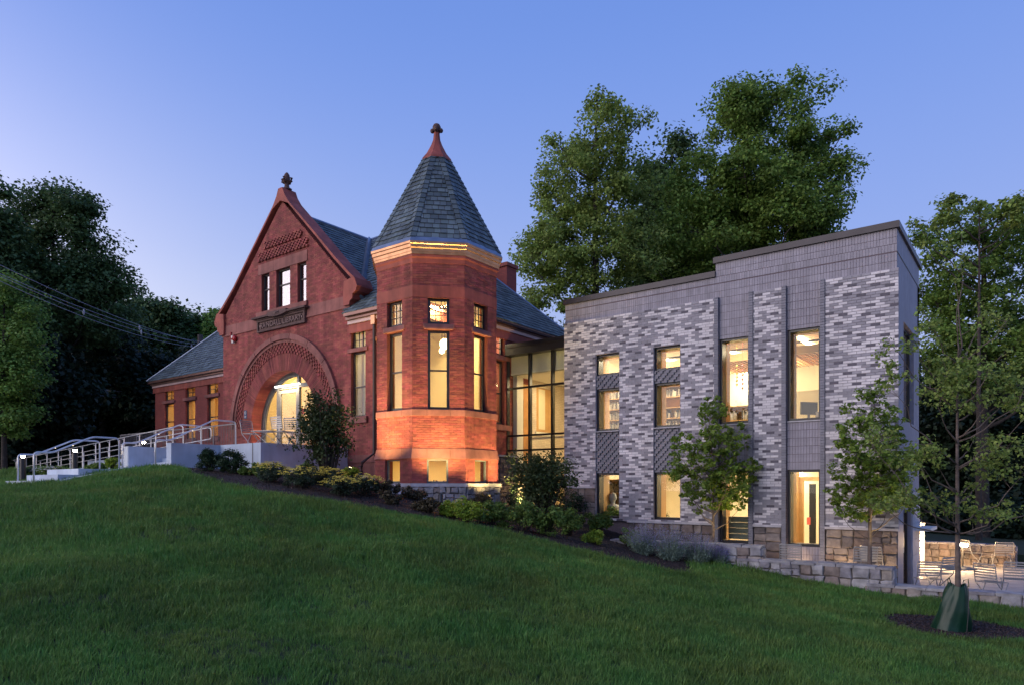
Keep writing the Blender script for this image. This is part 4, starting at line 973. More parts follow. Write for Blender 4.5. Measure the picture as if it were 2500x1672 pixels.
# =================================================================== the grey brick addition
YN = 18.45; ADD = empty('grey_brick_addition', (-7, YN, -2.3), 'two-storey modern addition of patterned grey and white brick with tall lit windows', 'library wing', world=True)
FN = frame(0, YN); XL, XR = -11.80, xy(2190, YN); ZB = -2.62; ZS = -1.0
zc1, zc2 = zy(1746, 677.7, YN), zy(2190, 556.7, YN); xst = xy(1747, YN)
def W4(u0, u1, v0, v1, um=None): return (xy(u0, YN), xy(u1, YN), zy((u0 + u1) / 2, v1, YN), zy((u0 + u1) / 2, v0, YN))
wa, wb = W4(1456, 1514.4, 863.5, 915), W4(1598, 1663, 845, 901.5)
wins = {'a1': wa, 'b1': wb, 'a2': W4(1457, 1514, 947.5, 1051), 'b2': W4(1598, 1663, 933, 1042), 'a3': W4(1457, 1513, 1154, 1264), 'b3': W4(1598, 1663, 1152, 1268),
        'c1': W4(1757, 1829.5, 824.5, 1033.5), 'd1': W4(1923, 2003.5, 801.5, 1025.5), 'c2': W4(1757, 1829.5, 1148, 1325), 'd2': W4(1923, 2003.5, 1145.5, 1333)}
H = list(wins.values())
mb = MB()
outl = [(XL, ZB), (XR - .003, ZB), (XR - .003, zc2), (xst, zc2), (xst, zc1), (XL, zc1)]
mb.prism(FN, outl, -.28, -.006, [[(a, c), (b, c), (b, d), (a, d)] for a, b, c, d in H])
mb.build('facade_wall', 'grey_mortar', ADD)
ZT = 5.14; zfield = 5.12
px = {'p1': (1746, 1756.5), 'p2': (1829.8, 1841), 'p3': (1910, 1921.5), 'p4': (2004, 2016)}
P = {k: (xy(a, YN), xy(b, YN)) for k, (a, b) in px.items()}
# proud fields of patterned brick: (x0, x1, z bottom)
fields = [(XL, P['p1'][0], ZS + .02), (P['p2'][1], P['p3'][0], ZS + .02), (P['p4'][1], XR + .045, ZS + .02)]
mb = MB()
for x0, x1, zb in fields:
    hs = [(max(a, x0), min(b, x1), c, d) for a, b, c, d in H if a < x1 and b > x0]
    # texture panels between the stacked windows are set back with the windows
    pn = []
    for s in 'ab':
        w3, w2, w1 = wins[s + '3'], wins[s + '2'], wins[s + '1']
        if w3[0] > x0 and w3[1] < x1: pn.append((min(w3[0], w2[0]), max(w3[1], w2[1]), w3[2], w1[3]))
    hol = [[(a, c), (b, c), (b, d), (a, d)] for a, b, c, d in pn]
    ol = [(x0, zb), (x1 - .002, zb), (x1 - .002, zfield), (x0, zfield)]
    if x0 == XL: xa = wins['a3'][0] - .012; ol = [(x0, .055), (xa, .055), (xa, zb), (x1 - .002, zb), (x1 - .002, zfield), (x0, zfield)]
    mb.prism(FN, ol, -.012, .060, hol)
mb.build('field_backing', 'field_mortar', ADD)
panels = []
for s in 'ab':
    w3, w2, w1 = wins[s + '3'], wins[s + '2'], wins[s + '1']; a, b = min(w3[0], w2[0]), max(w3[1], w2[1]); panels.append((a, b, w3[2], w1[3]))
UB = {m: unit_brick(m + '_mesh', .193, .0577, .016, m) for m in ('light_brick', 'mid_brick', 'dark_brick')}
SB = unit_brick('soldier_mesh', .0577, .193, .014, 'soldier_tile'); SB2 = unit_brick('stack_mesh', .135, .0577, .012, 'panel_brick')
R5 = random.Random(21); cand = []
BW, BH = .2032, .0677
def tone(i, k, x, z):
    """diagonal clouds of light brick over mid grey, dark bricks sprinkled in"""
    n = math.sin(x * 2.1 + z * 1.1 + 1.4 * math.sin(z * 1.9)) + .8 * math.sin(x * .9 - z * 2.7) + .5 * math.sin(x * 5.3 + z * 3.1)
    r = R5.random()
    if (i * 5 + k * 3) % 7 == 0 and r < .85: return 'dark_brick'
    q = math.sin(i * 1.7 + k * .9) * .22
    return 'light_brick' if r < .50 + .07 * n + q + (.08 if x > -4 else 0) else 'mid_brick'
for x0, x1, zb in fields:
    for (a0, a1, b0, b1, full, i, k) in lay(FN, zb, zfield, lambda z: [(x0, x1)], lambda z: [(q[0], q[1]) for q in panels + [(XL - 1, wins['a3'][0] - .012, -3, .055)] if q[2] < z < q[3]], BW, BH):
        cand.append((tone(i, k, a0, b0), a0, a1, b0, b1, full and b1 - b0 > .05))
def nb_area(c):
    m, a0, a1, b0, b1, f = c; p = FN((a0 + a1) / 2, 0, (b0 + b1) / 2); u, v, d = proj(p); hid = (2020 < u < 2240 and v > 940)
    return 1 / d ** 3 * (.3 if hid else 1)
cand.sort(key=lambda c: (c[5], nb_area(c)), reverse=True)
G = MB(); MI = {'light_brick': 0, 'mid_brick': 1, 'dark_brick': 2}
for n_, (m, a0, a1, b0, b1, f) in enumerate(cand):
    if n_ < 300: place_piece(UB[m], 'brick', ADD, FN((a0 + a1) / 2, .058, (b0 + b1) / 2), 0, sx=(a1 - a0) / .193)
    else: G.fbox(FN, a0, a1, b0, b1, .055, .072 + R5.uniform(-.001, .001), MI[m])
# side return of the brick field and stacked jamb bricks (dark) of the four pilasters
for k, (a, b) in P.items():
    z = ZB
    while z < zfield - .02:
        G.fbox(FN, a + .004, b - .004, z + .004, min(z + BH, zfield + .02) - .004, -.012, .105, 3); z += BH
G.build('brickwork', ['light_brick', 'mid_brick', 'dark_brick', 'panel_brick'], ADD, kind='stuff')
# soldier-course tiles: parapet, over and between the big windows
sol = []
def soldiers(x0, x1, z0, z1, holes=()):
    z = z1
    while z > z0 + .05:
        zb = max(z - .2032, z0); x = x0; off = R5.uniform(0, .06)
        x = x0
        while x < x1 - .01:
            e = min(x + .0677, x1)
            if e - x > .02 and not any(h[0] < (x + e) / 2 < h[1] and h[2] < (z + zb) / 2 < h[3] for h in holes): sol.append((x + .003, e - .003, zb + .004, z - .004))
            x += .0677
        z -= .2032
zj = zy(2190, 614.3, YN)
soldiers(XL, XR, zj + .012, zc1); soldiers(xst + .004, XR, zc1 + .004, zc2 - .001)
soldiers(XL, XR, zfield + .002, zj - .012)
for a, b, w, w2, p, q in (('p1', 'p2', wins['c1'], wins['c2'], 0, 0), ('p3', 'p4', wins['d1'], wins['d2'], 0, 0)):
    x0, x1 = P[a][1], P[b][0]; soldiers(x0, x1, w[3], zfield); soldiers(x0, x1, w2[3], w[2] - .03); soldiers(x0, x1, ZB, w2[2])
sol.sort(key=lambda s: (s[3] - s[2] > .19, s[1] - s[0] > .055, s[0]), reverse=True)
G = MB()
for n_, (a0, a1, b0, b1) in enumerate(sol):
    if n_ < 300: place_piece(SB, 'tile', ADD, FN((a0 + a1) / 2, -.014, (b0 + b1) / 2), 0, sx=(a1 - a0) / .0577, sz=(b1 - b0) / .193)
    else: G.fbox(FN, a0, a1, b0, b1, -.016, R5.uniform(-.001, .002))
G.build('tiling', 'soldier_tile', ADD, kind='stuff')
# saw-tooth textured panels between the stacked windows
G = MB()
for s in 'ab':
    w3, w2, w1 = wins[s + '3'], wins[s + '2'], wins[s + '1']
    for (a, b, z0, z1) in ((w3[0], w3[1], w3[3], w2[2] - .03), (w2[0], w2[1], w2[3], w1[2])):
        k = 0; z = z0
        while z < z1 - .02:
            e = min(z + BH, z1); off = (k * .068) % .2032; x = a - .2032 + off
            while x < b:
                p, q = max(x, a), min(x + .2032, b)
                if q - p > .02:
                    f0, f1 = (p - x) / .2032, (q - x) / .2032; d0, d1 = .002 + .048 * f0, .002 + .048 * f1
                    G.hexa([FN(p + .002, d0, z + .003), FN(q - .002, d1, z + .003), FN(q - .002, -.013, z + .003), FN(p + .002, -.013, z + .003), FN(p + .002, d0, e - .003), FN(q - .002, d1, e - .003), FN(q - .002, -.013, e - .003), FN(p + .002, -.013, e - .003)])
                x += .2032
            z += BH; k += 1
G.build('saw_tooth_brick', 'panel_brick', ADD, kind='stuff')
# copings
def cop_(x0, x1, y0, y1, z, name='coping'):
    m = MB(); m.box(x0, x1, y0, y1, z, z + .15); m.box(x0 + .02, x1 - .02, y0 + .02, y1 - .02, z + .15, z + .165); return m.build(name, 'coping', ADD)
YB = gx(2243.4, 649, XR).y
cop_(XL - .05, xst, YN - .06, YN + .35, zc1); cop_(xst - .05, XR + .06, YN - .06, YN + .40, zc2); cop_(XR - .40, XR + .06, YN + .40, YB + .06, zc2); cop_(xst - .052, xst + .32, YN + .402, YB, zc2)
# stone base: bands, caps, stones
def base(x0, x1, z0, z1, seed):
    m = MB(); m.prism(FN, [(x0, z0), (x1, z0), (x1, z1), (x0, z1)], -.02, .045); m.build('base_backing', 'joint', ADD)
    Fb = frame(0, YN - .055); stone_parts(ADD, Fb, x0 + .005, x1 - .005, z0, z1 - .012, 'ashlar', seed=seed, proud=.035, big=.5, small=.16)
wa3, wb3 = wins['a3'], wins['b3']
base(wb3[1] + .02, P['p1'][0] - .01, ZB, ZS, 5) if False else None
base(XL, wa3[0] - .02, -2.2, .0, 6); base(wa3[1] + .3, P['p1'][0] - .01, ZB, ZS, 7); base(P['p2'][1] + .01, P['p3'][0] - .01, ZB, ZS, 8); base(P['p4'][1] + .01, XR + .02, ZB, ZS, 9)
for x0, x1, z in ((XL, wa3[0] - .01, .0), (wa3[1] + .3, P['p1'][0], ZS), (P['p2'][1], P['p3'][0], ZS), (P['p4'][1], XR + .05, ZS)):
    m = MB(); m.fbox(FN, x0, x1, z - .01, z + .05, -.01, .125); m.build('base_cap', 'limestone', ADD)
# windows with deep black frames and maple liners
def gwin(key, n_mull=0, deep=.16):
    a, b, c, d = wins[key]
    w = win(ADD, FN, a, b, c, d, depth=.05, fm='black_frame', fw=.055, thick=deep + .12, gm='clear_glass')
    m = MB(); m.fbox(FN, a, a + .02, c, d, -.75, -.34); m.fbox(FN, b - .02, b, c, d, -.75, -.34); m.fbox(FN, a + .02, b - .02, d - .02, d, -.75, -.34); m.fbox(FN, a + .02, b - .02, c, c + .02, -.75, -.34); m.build('reveal_liner', 'maple', w)
    return w
WO = {k: gwin(k) for k in wins}
for k in ('c1', 'd1', 'a2', 'b2'):
    a, b, c, d = wins[k]; m = MB(); m.fbox(FN, a - .01, b + .01, c - .03, c, -.05, .09 if k in ('a2', 'b2') else .03); m.build('sill', 'limestone', ADD)
# green boarded panel low in the left tall window
a, b, c, d = wins['c2']
for i in range(4): m = MB(); m.fbox(FN, a + .07, b - .07, c + .08 + .155 * i, c + .08 + .155 * i + .148, -.52, -.48); m.build('board', 'green_panel', WO['c2'])
# ---- side wall (towards the patio)
FS = frame(XR, YN, 0, 1); LS = YB - YN
def SY(u): return gx(u, 900, XR).y - YN
s1 = (SY(2206), SY(2231), gx(2218, 1030, XR).z, gx(2218, 800, XR).z); s2 = (SY(2205.5), SY(2224), ZB + .05, -.55)
mb = MB(); mb.prism(FS, [(.02, ZB), (LS, ZB), (LS, zc2), (.02, zc2)], -.3, 0, [[(p, r), (q, r), (q, t), (p, t)] for p, q, r, t in (s1, s2)]); mb.build('side_wall', 'soldier_tile', ADD)
win(ADD, FS, *s1, depth=.1, fm='black_frame', fw=.06, gm='tower_glass'); w = win(ADD, FS, *s2, depth=.08, fm='black_frame', fw=.08, label='glazed black patio door')
m = MB(); m.tube([FS(s2[0] + .12, -.02, -1.6), FS(s2[0] + .12, -.02, -1.1)], .018, 6); m.build('handle', 'steel', w)
m = MB()
for z in np.arange(ZB, -.2, .42): m.fbox(FS, s2[1] + .10, LS - .02, z + .004, z + .416, .001, .03)
m.build('side_block', 'limestone', ADD, kind='stuff')
m = MB(); m.fbox(FS, 0, LS, zj - .012, zj + .012, 0, .012); m.build('shadow_joint', 'dark_metal', ADD)
# back wall, roof, rear block
m = MB(); m.box(XL, XR, YB - .3, YB, 4.4, zc1 - .2); m.box(XL, XL + .3, YN + .3, 29.7, -2.6, zc1 - .15); m.box(XL, -4.2, 29.7, 30, -2.6, zc1 - .15); m.box(-4.5, -4.2, YB, 29.7, -2.6, zc1 - .15); m.box(-4.5, XR - .3, YB - .3, YB, -2.6, 4.4); m.box(-4.0, XR - .02, YB + .0 - .299, YB - .001, 4.4, zc2); m.build('rear_wall', 'soldier_tile', ADD)
m = MB(); m.box(XL + .3, -4.5, YN + .28, 29.7, 4.75, 4.9); m.box(-4.5, XR - .3, YN + .28, YB - .3, 4.75, 4.9); m.build('roof', 'coping', ADD)
# interior shells
UF, LC, UC_ = 1.15, .78, 4.40
m = MB(); m.box(XL + .3, XR - .3, YN + .28, YB - .3, LC, UF); m.box(XL + .3, -4.5, YB - .3, 29.7, LC, UF); m.build('floor_slab', 'ceiling_white', ADD)
m = MB(); m.box(XL + .3, XR - .3, YN + .28, YB - .3, UC_, UC_ + .1); m.box(XL + .3, -4.5, YB - .3, 29.7, UC_, UC_ + .1); m.build('interior_ceiling', 'ceiling_white', ADD)
m = MB(); m.box(XL + .3, XR - .3, YN + .28, YB - .3, ZB, ZB + .08); m.box(XL + .3, -4.5, YB - .3, 29.7, ZB, ZB + .08); m.build('interior_floor', 'maple', ADD)
m = MB(); m.box(XL + .31, -4.51, 25.0, 25.1, UF, UC_); m.box(XL + .31, -4.51, 24.0, 24.1, ZB + .08, LC); m.box(-4.52, -4.50, YB, 25.0, UF, UC_); m.box(-4.5, XR - .32, YB - .32, YB - .301, ZB, UC_); m.box(XL + .302, XL + .32, YN + .3, 25, ZB + .08, UC_); m.box(XR - .32, XR - .302, YN + .9 + 1.9, YB - .3, ZB, UC_)
m.build('inner_wall', 'cream_pale', ADD)
# slatted timber ceiling
for i in range(44):
    x = -9.3 + i * .125
    m = MB(); m.box(x, x + .05, 20.6, 22.9 if x < -4.6 else 21.85, 3.78, 3.90); m.build('ceiling_slat', 'oak_slat', ADD)
m = MB(); m.box(-9.4, -3.6, 20.5, 20.59, 3.76, 3.98); m.build('ceiling_beam', 'maple', ADD)
def strip(x, y, z, l, ang, e=18, name='strip_light'):
    F = frame(x, y, math.cos(ang), math.sin(ang)); m = MB(); m.fbox(F, 0, l, z - .05, z, -.05, .05); m.build(name, 'strip_light', ADD)
    c = F(l / 2, 0, z - .06); lamp('strip_lamp', 'AREA', c, e, (1, .85, .60), ADD, l * .9, .08).rotation_euler = (0, 0, ang)
yy = 90 * math.pi / 180
def onceil(u, v): return gd(u, v, (UC_ - .03) * FPX / (VH - v))
for x, y, l in [(onceil(u, v).x, onceil(u, v).y, l) for u, v, l in ((1490, 883, 1.5), (1628, 876, 1.3), (1786, 858, 1.2), (1815, 880, 1.0), (1788, 938, 1.5), (1951, 824, 1.6), (1950, 935, 1.4))] + [(-9.6, 20.0, .9), (-10.6, 18.95, .8), (-9.0, 18.95, .8), (-6.9, 18.95, .8)]:  # strips next to the window wall are added fill for the dim bookcases
    strip(x, y, UC_ - .02, l, yy, 80)
for x, y, l in ((-9.9, 20.4, 1.2), (-8.1, 20.6, 1.2), (-6.2, 20.4, 1.2), (-4.4, 20.2, 1.2), (-6.5, 23.0, 1.2)):
    strip(x, y, LC - .02, l, yy, 88)
m = MB(); m.box(-6.5, -3.4, YB - .36, YB - .33, UF, 2.9); m.build('glowing_wall_board', 'cream', ADD)
# bookshelves, bust, monitor, doors seen through the windows (furniture stays separate things)
def bookcase(loc, w, h, n, seed, label, rz=0, dep=.3):
    r = random.Random(seed); root = empty('bookcase', loc, label, 'bookcase', 'maple bookcases inside the addition', rz=rz)
    m = MB(); m.box(-w / 2, -w / 2 + .03, 0, dep, 0, h); m.box(w / 2 - .03, w / 2, 0, dep, 0, h); m.box(-w / 2 + .03, w / 2 - .03, dep - .02, dep, 0, h); m.build('carcase', 'maple', root)
    for i in range(n + 1):
        z = h * i / n * .985; m = MB(); m.box(-w / 2 + .031, w / 2 - .031, .004, dep - .021, z, z + .025); m.build('shelf', 'maple', root)
        if i < n and r.random() < .85:
            x = -w / 2 + .05; m = MB()
            while x < w / 2 - .12:
                t = r.uniform(.018, .05); hh = h / n * r.uniform(.55, .8); ln = r.choice((0, 0, 0, .12)) * hh
                m.hexa([(x, .05, z + .027), (x + t, .05, z + .027), (x + t, .24, z + .027), (x, .24, z + .027), (x + ln, .05, z + hh), (x + t + ln, .05, z + hh), (x + t + ln, .24, z + hh), (x + ln, .24, z + hh)], r.randrange(3)); x += t + .003
                if r.random() < .06: x += .15
            m.build('book', ['book_a', 'book_b', 'book_c'], root, kind='stuff')
    return root
bookcase((gy(1500, 1000, 20.1).x, 20.1, UF), 1.2, 2.1, 6, 1, 'tall maple bookcase behind the upper square window nearest the glass link')
bookcase((gy(1650, 1000, 20.1).x, 20.1, UF), 1.1, 2.0, 6, 2, 'tall maple bookcase behind the second upper square window')
bookcase((gy(1812, 1000, 20.3).x, 20.3, UF), 1.0, 1.25, 3, 3, 'low maple bookcase behind the third upper window')
bookcase((gy(1506, 1200, 20.2).x, 20.2, ZB + .3), .9, 2.6, 6, 4, 'maple shelves behind the pale bust in the lower left window')
m = MB(); bx, by = gy(1496, 1200, 19.25).x, 19.25; zb_ = zy(1496, 1262, 19.25)
m.lathe([(.14, 0), (.14, .04), (.08, .08), (.055, .18), (.09, .21), (.20, .27), (.22, .33), (.17, .39), (.075, .42), (.06, .47), (.075, .50), (.115, .56), (.125, .63), (.11, .70), (.07, .76), (.01, .78)], (bx, by, zb_), 16)
o = m.build('bust', 'bust_stone', None, smooth=True); tag(o, 'pale stone bust standing inside the lower left window of the addition', 'bust')
m = MB(); m.box(bx - .45, bx + .5, by - .28, by + .25, zb_ - .05, zb_ - .001); m.box(bx - .42, bx - .38, by - .25, by + .2, ZB + .08, zb_ - .05); m.box(bx + .42, bx + .46, by - .25, by + .2, ZB + .08, zb_ - .05)
o = m.build('window_bench', 'maple', None); tag(o, 'maple bench below the lower left window carrying a bust and a pot', 'bench')
R = empty('potted_plant', (bx - .28, by - .12, zb_), 'small red-potted plant beside the stone bust', 'potted plant')
m = MB(); m.lathe([(.04, 0), (.06, .1), (.055, .1)], (0, 0, 0), 10); m.build('pot', 'toy_red', R)
m = MB()
for i in range(14): a = i * 2.4; m.tube([(0, 0, .08), (.05 * math.cos(a), .05 * math.sin(a), .2), (.13 * math.cos(a), .13 * math.sin(a), .17 + .1 * (i % 3))], [.008, .006, .002], 4)
m.build('leaves', 'fern_leaf', R)
# monitor and desk upstairs
mo = gy(1975, 1000, 19.9); R = empty('computer_monitor', (mo.x, 19.9, 1.86), 'dark computer monitor on a desk behind the tall upper right window', 'monitor', rz=.9)
m = MB(); m.box(-.26, .26, -.02, .02, .12, .46); m.build('screen', 'dark_metal', R); m = MB(); m.box(-.03, .03, -.01, .03, 0, .2); m.box(-.12, .12, -.08, .08, 0, .012); m.build('stand', 'dark_metal', R)
m = MB(); m.box(-4.9, -3.5, 19.6, 20.4, 1.82, 1.858); m.box(-4.88, -4.84, 19.65, 20.35, UF, 1.82); m.box(-3.56, -3.52, 19.65, 20.35, UF, 1.82); o = m.build('desk', 'maple', None); tag(o, 'maple desk under the monitor in the upper right window', 'desk')
m = MB(); m.box(-4.60, -4.52, 19.75, 19.95, 1.86, 2.06); m.box(-4.70, -4.64, 19.7, 19.9, 1.86, 2.03); o = m.build('book_row', ['book_c'], None); tag(o, 'short row of pale books on the desk beside the monitor', 'books')
# hanging paper ornaments in the third window
for i, (u, v, h, c) in enumerate(((1799, 920, .62, 'toy_yellow'), (1813, 925, .75, 'toy_red'))):
    p = gy(u, v, 19.4); m = MB(); m.tube([(p.x, 19.4, UC_ - .0), (p.x, 19.4, p.z - h / 2)], .004, 4)
    for k in range(6): m.lathe([(.005, -.04), (.04, 0), (.005, .04)], (p.x, 19.4, p.z + h / 2 - k * h / 6), 6)
    o = m.build('paper_ornament', c, None); tag(o, ['yellow beaded paper ornament hanging in the tall third window', 'red beaded paper ornament hanging in the tall third window'][i], 'ornament', 'hanging ornaments')
# lower rooms: door, notice, counter
m = MB(); x = gy(1984, 1200, 22.6).x; m.box(x - .09, x + .10, 22.55, 22.6, ZB + .08, .12); m.build('inner_door', 'dark_metal', ADD)
m = MB(); x = gy(1953, 1240, 21.0).x; m.box(x - .10, x + .04, 21.2, 21.3, ZB + .08, .2); m.box(x - .10, x + .5, 21.2, 21.25, .2, .32); m.box(x - .14, x - .10, 21.15, 21.3, ZB + .08, LC); m.build('timber_screen', 'maple', ADD)
m = MB(); p = gy(1974, 1270, 22.3); m.box(p.x - .05, p.x + .05, 22.3, 22.33, p.z - .12, p.z + .1); m.build('notice', 'toy_red', ADD)
m = MB(); m.box(-3.9, -3.2, 19.3, 19.9, ZB + .08, -1.35); o = m.build('low_cabinet', 'maple', None); tag(o, 'low brown cabinet inside the tall lower right window', 'cabinet')
ch = gy(1632, 1245, 19.6); R = empty('task_chair', (ch.x, 19.6, ZB + .3), 'grey office chair standing inside the second lower window', 'office chair')
m = MB(); m.box(-.2, .2, -.05, .02, .95, 1.4); m.build('backrest', 'grey_frame', R); m = MB(); m.box(-.22, .22, -.02, .42, .80, .88); m.build('seat', 'grey_frame', R); m = MB(); m.tube([(0, .2, .0), (0, .2, .8)], .03, 6); m.box(-.25, .25, .17, .23, -.02, .02); m.build('pedestal', 'dark_metal', R)

# =================================================================== glass link
YK = 19.5; FK = frame(0, YK); LK = empty('glass_link', (-13.3, YK, -.6), 'black-framed glass link between the red tower and the grey addition', 'glass link', world=True)
kx = [-14.9, xy(1292.5, YK), xy(1348, YK), xy(1348, YK) + .94, XL + .5]; kz = [-.72, .09, 1.30, 1.82, 3.47, 4.61]
zr = [zy(1240, 1184, YK), zy(1240, 1099.5, YK), zy(1240, 1064, YK), zy(1240, 949, YK), zy(1240, 870, YK)]
for x in kx: m = MB(); m.fbox(FK, x - .035, x + .035, -1.0, zr[4], -.12, .03); m.build('mullion', 'black_frame', LK)
for z in zr[:4]:
    for i in range(4): m = MB(); m.fbox(FK, kx[i] + .036, kx[i + 1] - .036, z - .03, z + .03, -.1, .02); m.build('transom', 'black_frame', LK)
for i in range(4):
    for j in range(5):
        z0 = ([-1.0] + zr)[j] + .03; z1 = ([-1.0] + zr)[j + 1] - .03
        m = MB(); m.fbox(FK, kx[i] + .034, kx[i + 1] - .034, z0, z1, -.05, -.04); m.build('pane', 'clear_glass', LK)
m = MB(); m.fbox(FK, -14.88, XL + .25, zr[4], zy(1240, 843, YK), -.3, .14); m.fbox(FK, -14.88, XL + .25, zr[4] + .25, zr[4] + .29, -.3, .16); m.build('roof_beam', 'black_frame', LK)
m = MB(); m.box(-14.88, XL - .02, YK + .3, 24, zr[4] + .1, zr[4] + .3); m.build('link_roof', 'coping', LK)
m = MB(); m.box(-14.88, XL, 23.4, 23.5, -1, 4.7); m.box(-12.0, -11.86, YK + .5, 23.4, -1, 4.7); m.build('inner_wall', 'cream_pale', LK)
m = MB(); m.box(-14.895, -14.72, 19.85, 20.22, -1, 3.98); m.build('plaster_pier', 'plaster_white', LK)
FW_ = frame(-14.893, 0, 0, 1)
m = MB(); m.prism(FW_, [(20.92, -1), (23.38, -1), (23.38, 3.98), (20.92, 3.98)], 0, .03, [[(21.25, 2.1), (22.35, 2.1), (22.35, 3.75), (21.25, 3.75)]]); m.build('painted_brick_wall', 'white_brick', LK)
m = MB(); m.fbox(FW_, 21.26, 22.34, 2.11, 3.74, -.002, .006); m.build('inner_opening', 'maple', LK)
m = MB(); m.fbox(FW_, 21.42, 21.85, 2.2, 3.7, .007, .012); m.build('lit_panel', 'cream_pale', LK)
m = MB(); m.fbox(FW_, 21.15, 22.45, 1.96, 2.09, .0, .10); m.build('timber_sill', 'plaster_white', LK)
m = MB(); m.fbox(FW_, 20.26, 20.88, -.1, 3.6, .0, .05); m.fbox(FW_, 20.40, 20.74, .0, 3.2, .05, .06); m.build('timber_door', 'oak_slat', LK)
m = MB(); m.fbox(FW_, 20.225, 20.915, 3.6, 3.75, .0, .07); m.build('door_head', 'maple', LK)
m = MB(); m.box(-14.88, XL, YK + .2, 23.4, .62, .86); m.box(-14.6, -12.1, 20.6, 20.7, 1.75, 1.82); m.build('gallery_floor', 'ceiling_white', LK)
m = MB(); m.box(-14.88, XL, YK + .2, 23.4, 3.98, 4.04); m.build('dropped_ceiling', 'ceiling_white', LK)
m = MB(); m.box(-14.88, XL, YK + .22, YK + .32, 3.98, 4.9); m.build('bulkhead', 'plaster_white', LK)
lamp('link_lamp', 'AREA', (-13.2, 21.0, 3.93), 110, (1, .74, .42), LK, 1.6, .6); lamp('link_lower_lamp', 'AREA', (-13.2, 20.6, .58), 230, (1, .62, .25), LK, 1.6, .6)
m = MB(); m.fbox(frame(0, YK - .02), -15.0, -14.5, -1.5, .95, 0, .3) if False else None
# stone pier beside the tower
m = MB(); m.box(-14.95, -14.4, 18.4, YK - .04, -1.5, 1.05); m.build('stone_pier', 'joint', LK)
Fp = frame(0, 18.4 - .0); stone_parts(LK, frame(0, 18.39), -14.95, -14.4, -1.4, 1.0, 'ashlar', seed=77, big=.34); stone_parts(LK, frame(-14.39, 18.4, 0, 1), 0, 1.04, -1.4, 1.0, 'ashlar', seed=78, big=.34)
m = MB(); m.box(-15.0, -14.33, 18.33, YK - .04, 1.05, 1.11); m.build('pier_cap', 'limestone', LK)
# =================================================================== terrace, stairs, ramp
def single(mb, name, m, label, cat, group=None, smooth=False):
    return tag(mb.build(name, m, None, smooth), label, cat, group)
XB, XA, TZ = -20.6, -22.95, 1.35
TER = empty('entrance_terrace', (-20, 13, .4), 'pale concrete entrance terrace with cheek walls beside the steps', 'terrace', world=True)
m = MB(); m.box(XB - .28, XB, 10.47, 12.03, -.2, TZ); m.build('cheek_wall', 'concrete', TER)
m = MB(); m.box(XA - .28, XA, 10.3, 12.7, -.2, 1.32); m.build('cheek_wall', 'concrete', TER)
m = MB(); m.box(XB - .28, -18.68, 12.03, 12.28, -.2, TZ); m.box(-18.68, -18.4, 12.03, 15.3, -.2, TZ); m.build('retaining_wall', 'concrete', TER)
m = MB(); m.box(-18.83, -18.79, 12.026, 12.03, -.1, TZ - .002); m.build('wall_joint', 'joint', TER)
m = MB(); m.box(XA - .28, -18.68, 12.7, 15.3, -.2, 1.25); m.box(XB - .28, -18.68, 12.28, 12.7, -.2, 1.25); m.box(-35, XA - .28, 13.9, 18.4, .2, 1.25); m.box(-27, XA - .28, 12.7, 13.9, .2, 1.25); m.build('paving_slab', 'concrete', TER)
ST = empty('lower_steps', (-21.5, 7.6, 0), 'three wide pale concrete steps rising from the lawn between steel handrails', 'steps', world=True)
sy = [6.95, 7.45, 7.95]; sxr = [(-22.9, -20.6), (-22.8, -20.75), (-22.62, -20.9)]
for i in range(3):
    m = MB(); x0, x1 = -22.75, -20.55; m.box(x0 + .02 * i, x1 - .02 * i, 6.95 + .5 * i, 9.0 if i == 2 else 7.5 + .5 * i, -.3, .19 + .165 * i); m.build('step', 'concrete', ST)
m = MB(); m.box(-22.95, -20.5, 9.0, 10.62, -.3, .52); m.build('landing', 'concrete', ST)
m = MB(); m.hexa([(-20.5, 6.8, -.3), (-20.25, 6.8, -.3), (-20.25, 9.2, -.3), (-20.5, 9.2, -.3), (-20.5, 6.8, .06), (-20.25, 6.8, .06), (-20.25, 9.2, .60), (-20.5, 9.2, .60)]); m.build('side_kerb', 'concrete', ST)
UP = empty('upper_steps', (-21.8, 11.5, .55), 'upper concrete steps between the two pale cheek walls', 'steps', world=True)
for i in range(5): m = MB(); m.box(XA + .002, XB - .282, 10.62 + .36 * i, 12.7, -.2, .52 + .146 * (i + 1) - .0); m.build('step', 'concrete', UP)
def rail(name, pts, r, label, parts=(), brackets=0):
    root = empty(name, (0, 0, 0), label, 'handrail', 'steel handrails', world=True)
    return root
def smooth_path(P, rad=.12):
    P = [Vector(p) for p in P]; out = [P[0]]
    for i in range(1, len(P) - 1):
        a, b, c = P[i - 1], P[i], P[i + 1]; u = (a - b).normalized(); v = (c - b).normalized(); r = min(rad, (a - b).length * .45, (c - b).length * .45)
        for t in (0, .25, .5, .75, 1): q0 = b + u * r; q1 = b + v * r; out.append(q0 * (1 - t) ** 2 + b * 2 * t * (1 - t) + q1 * t * t)
    return out + [P[-1]]
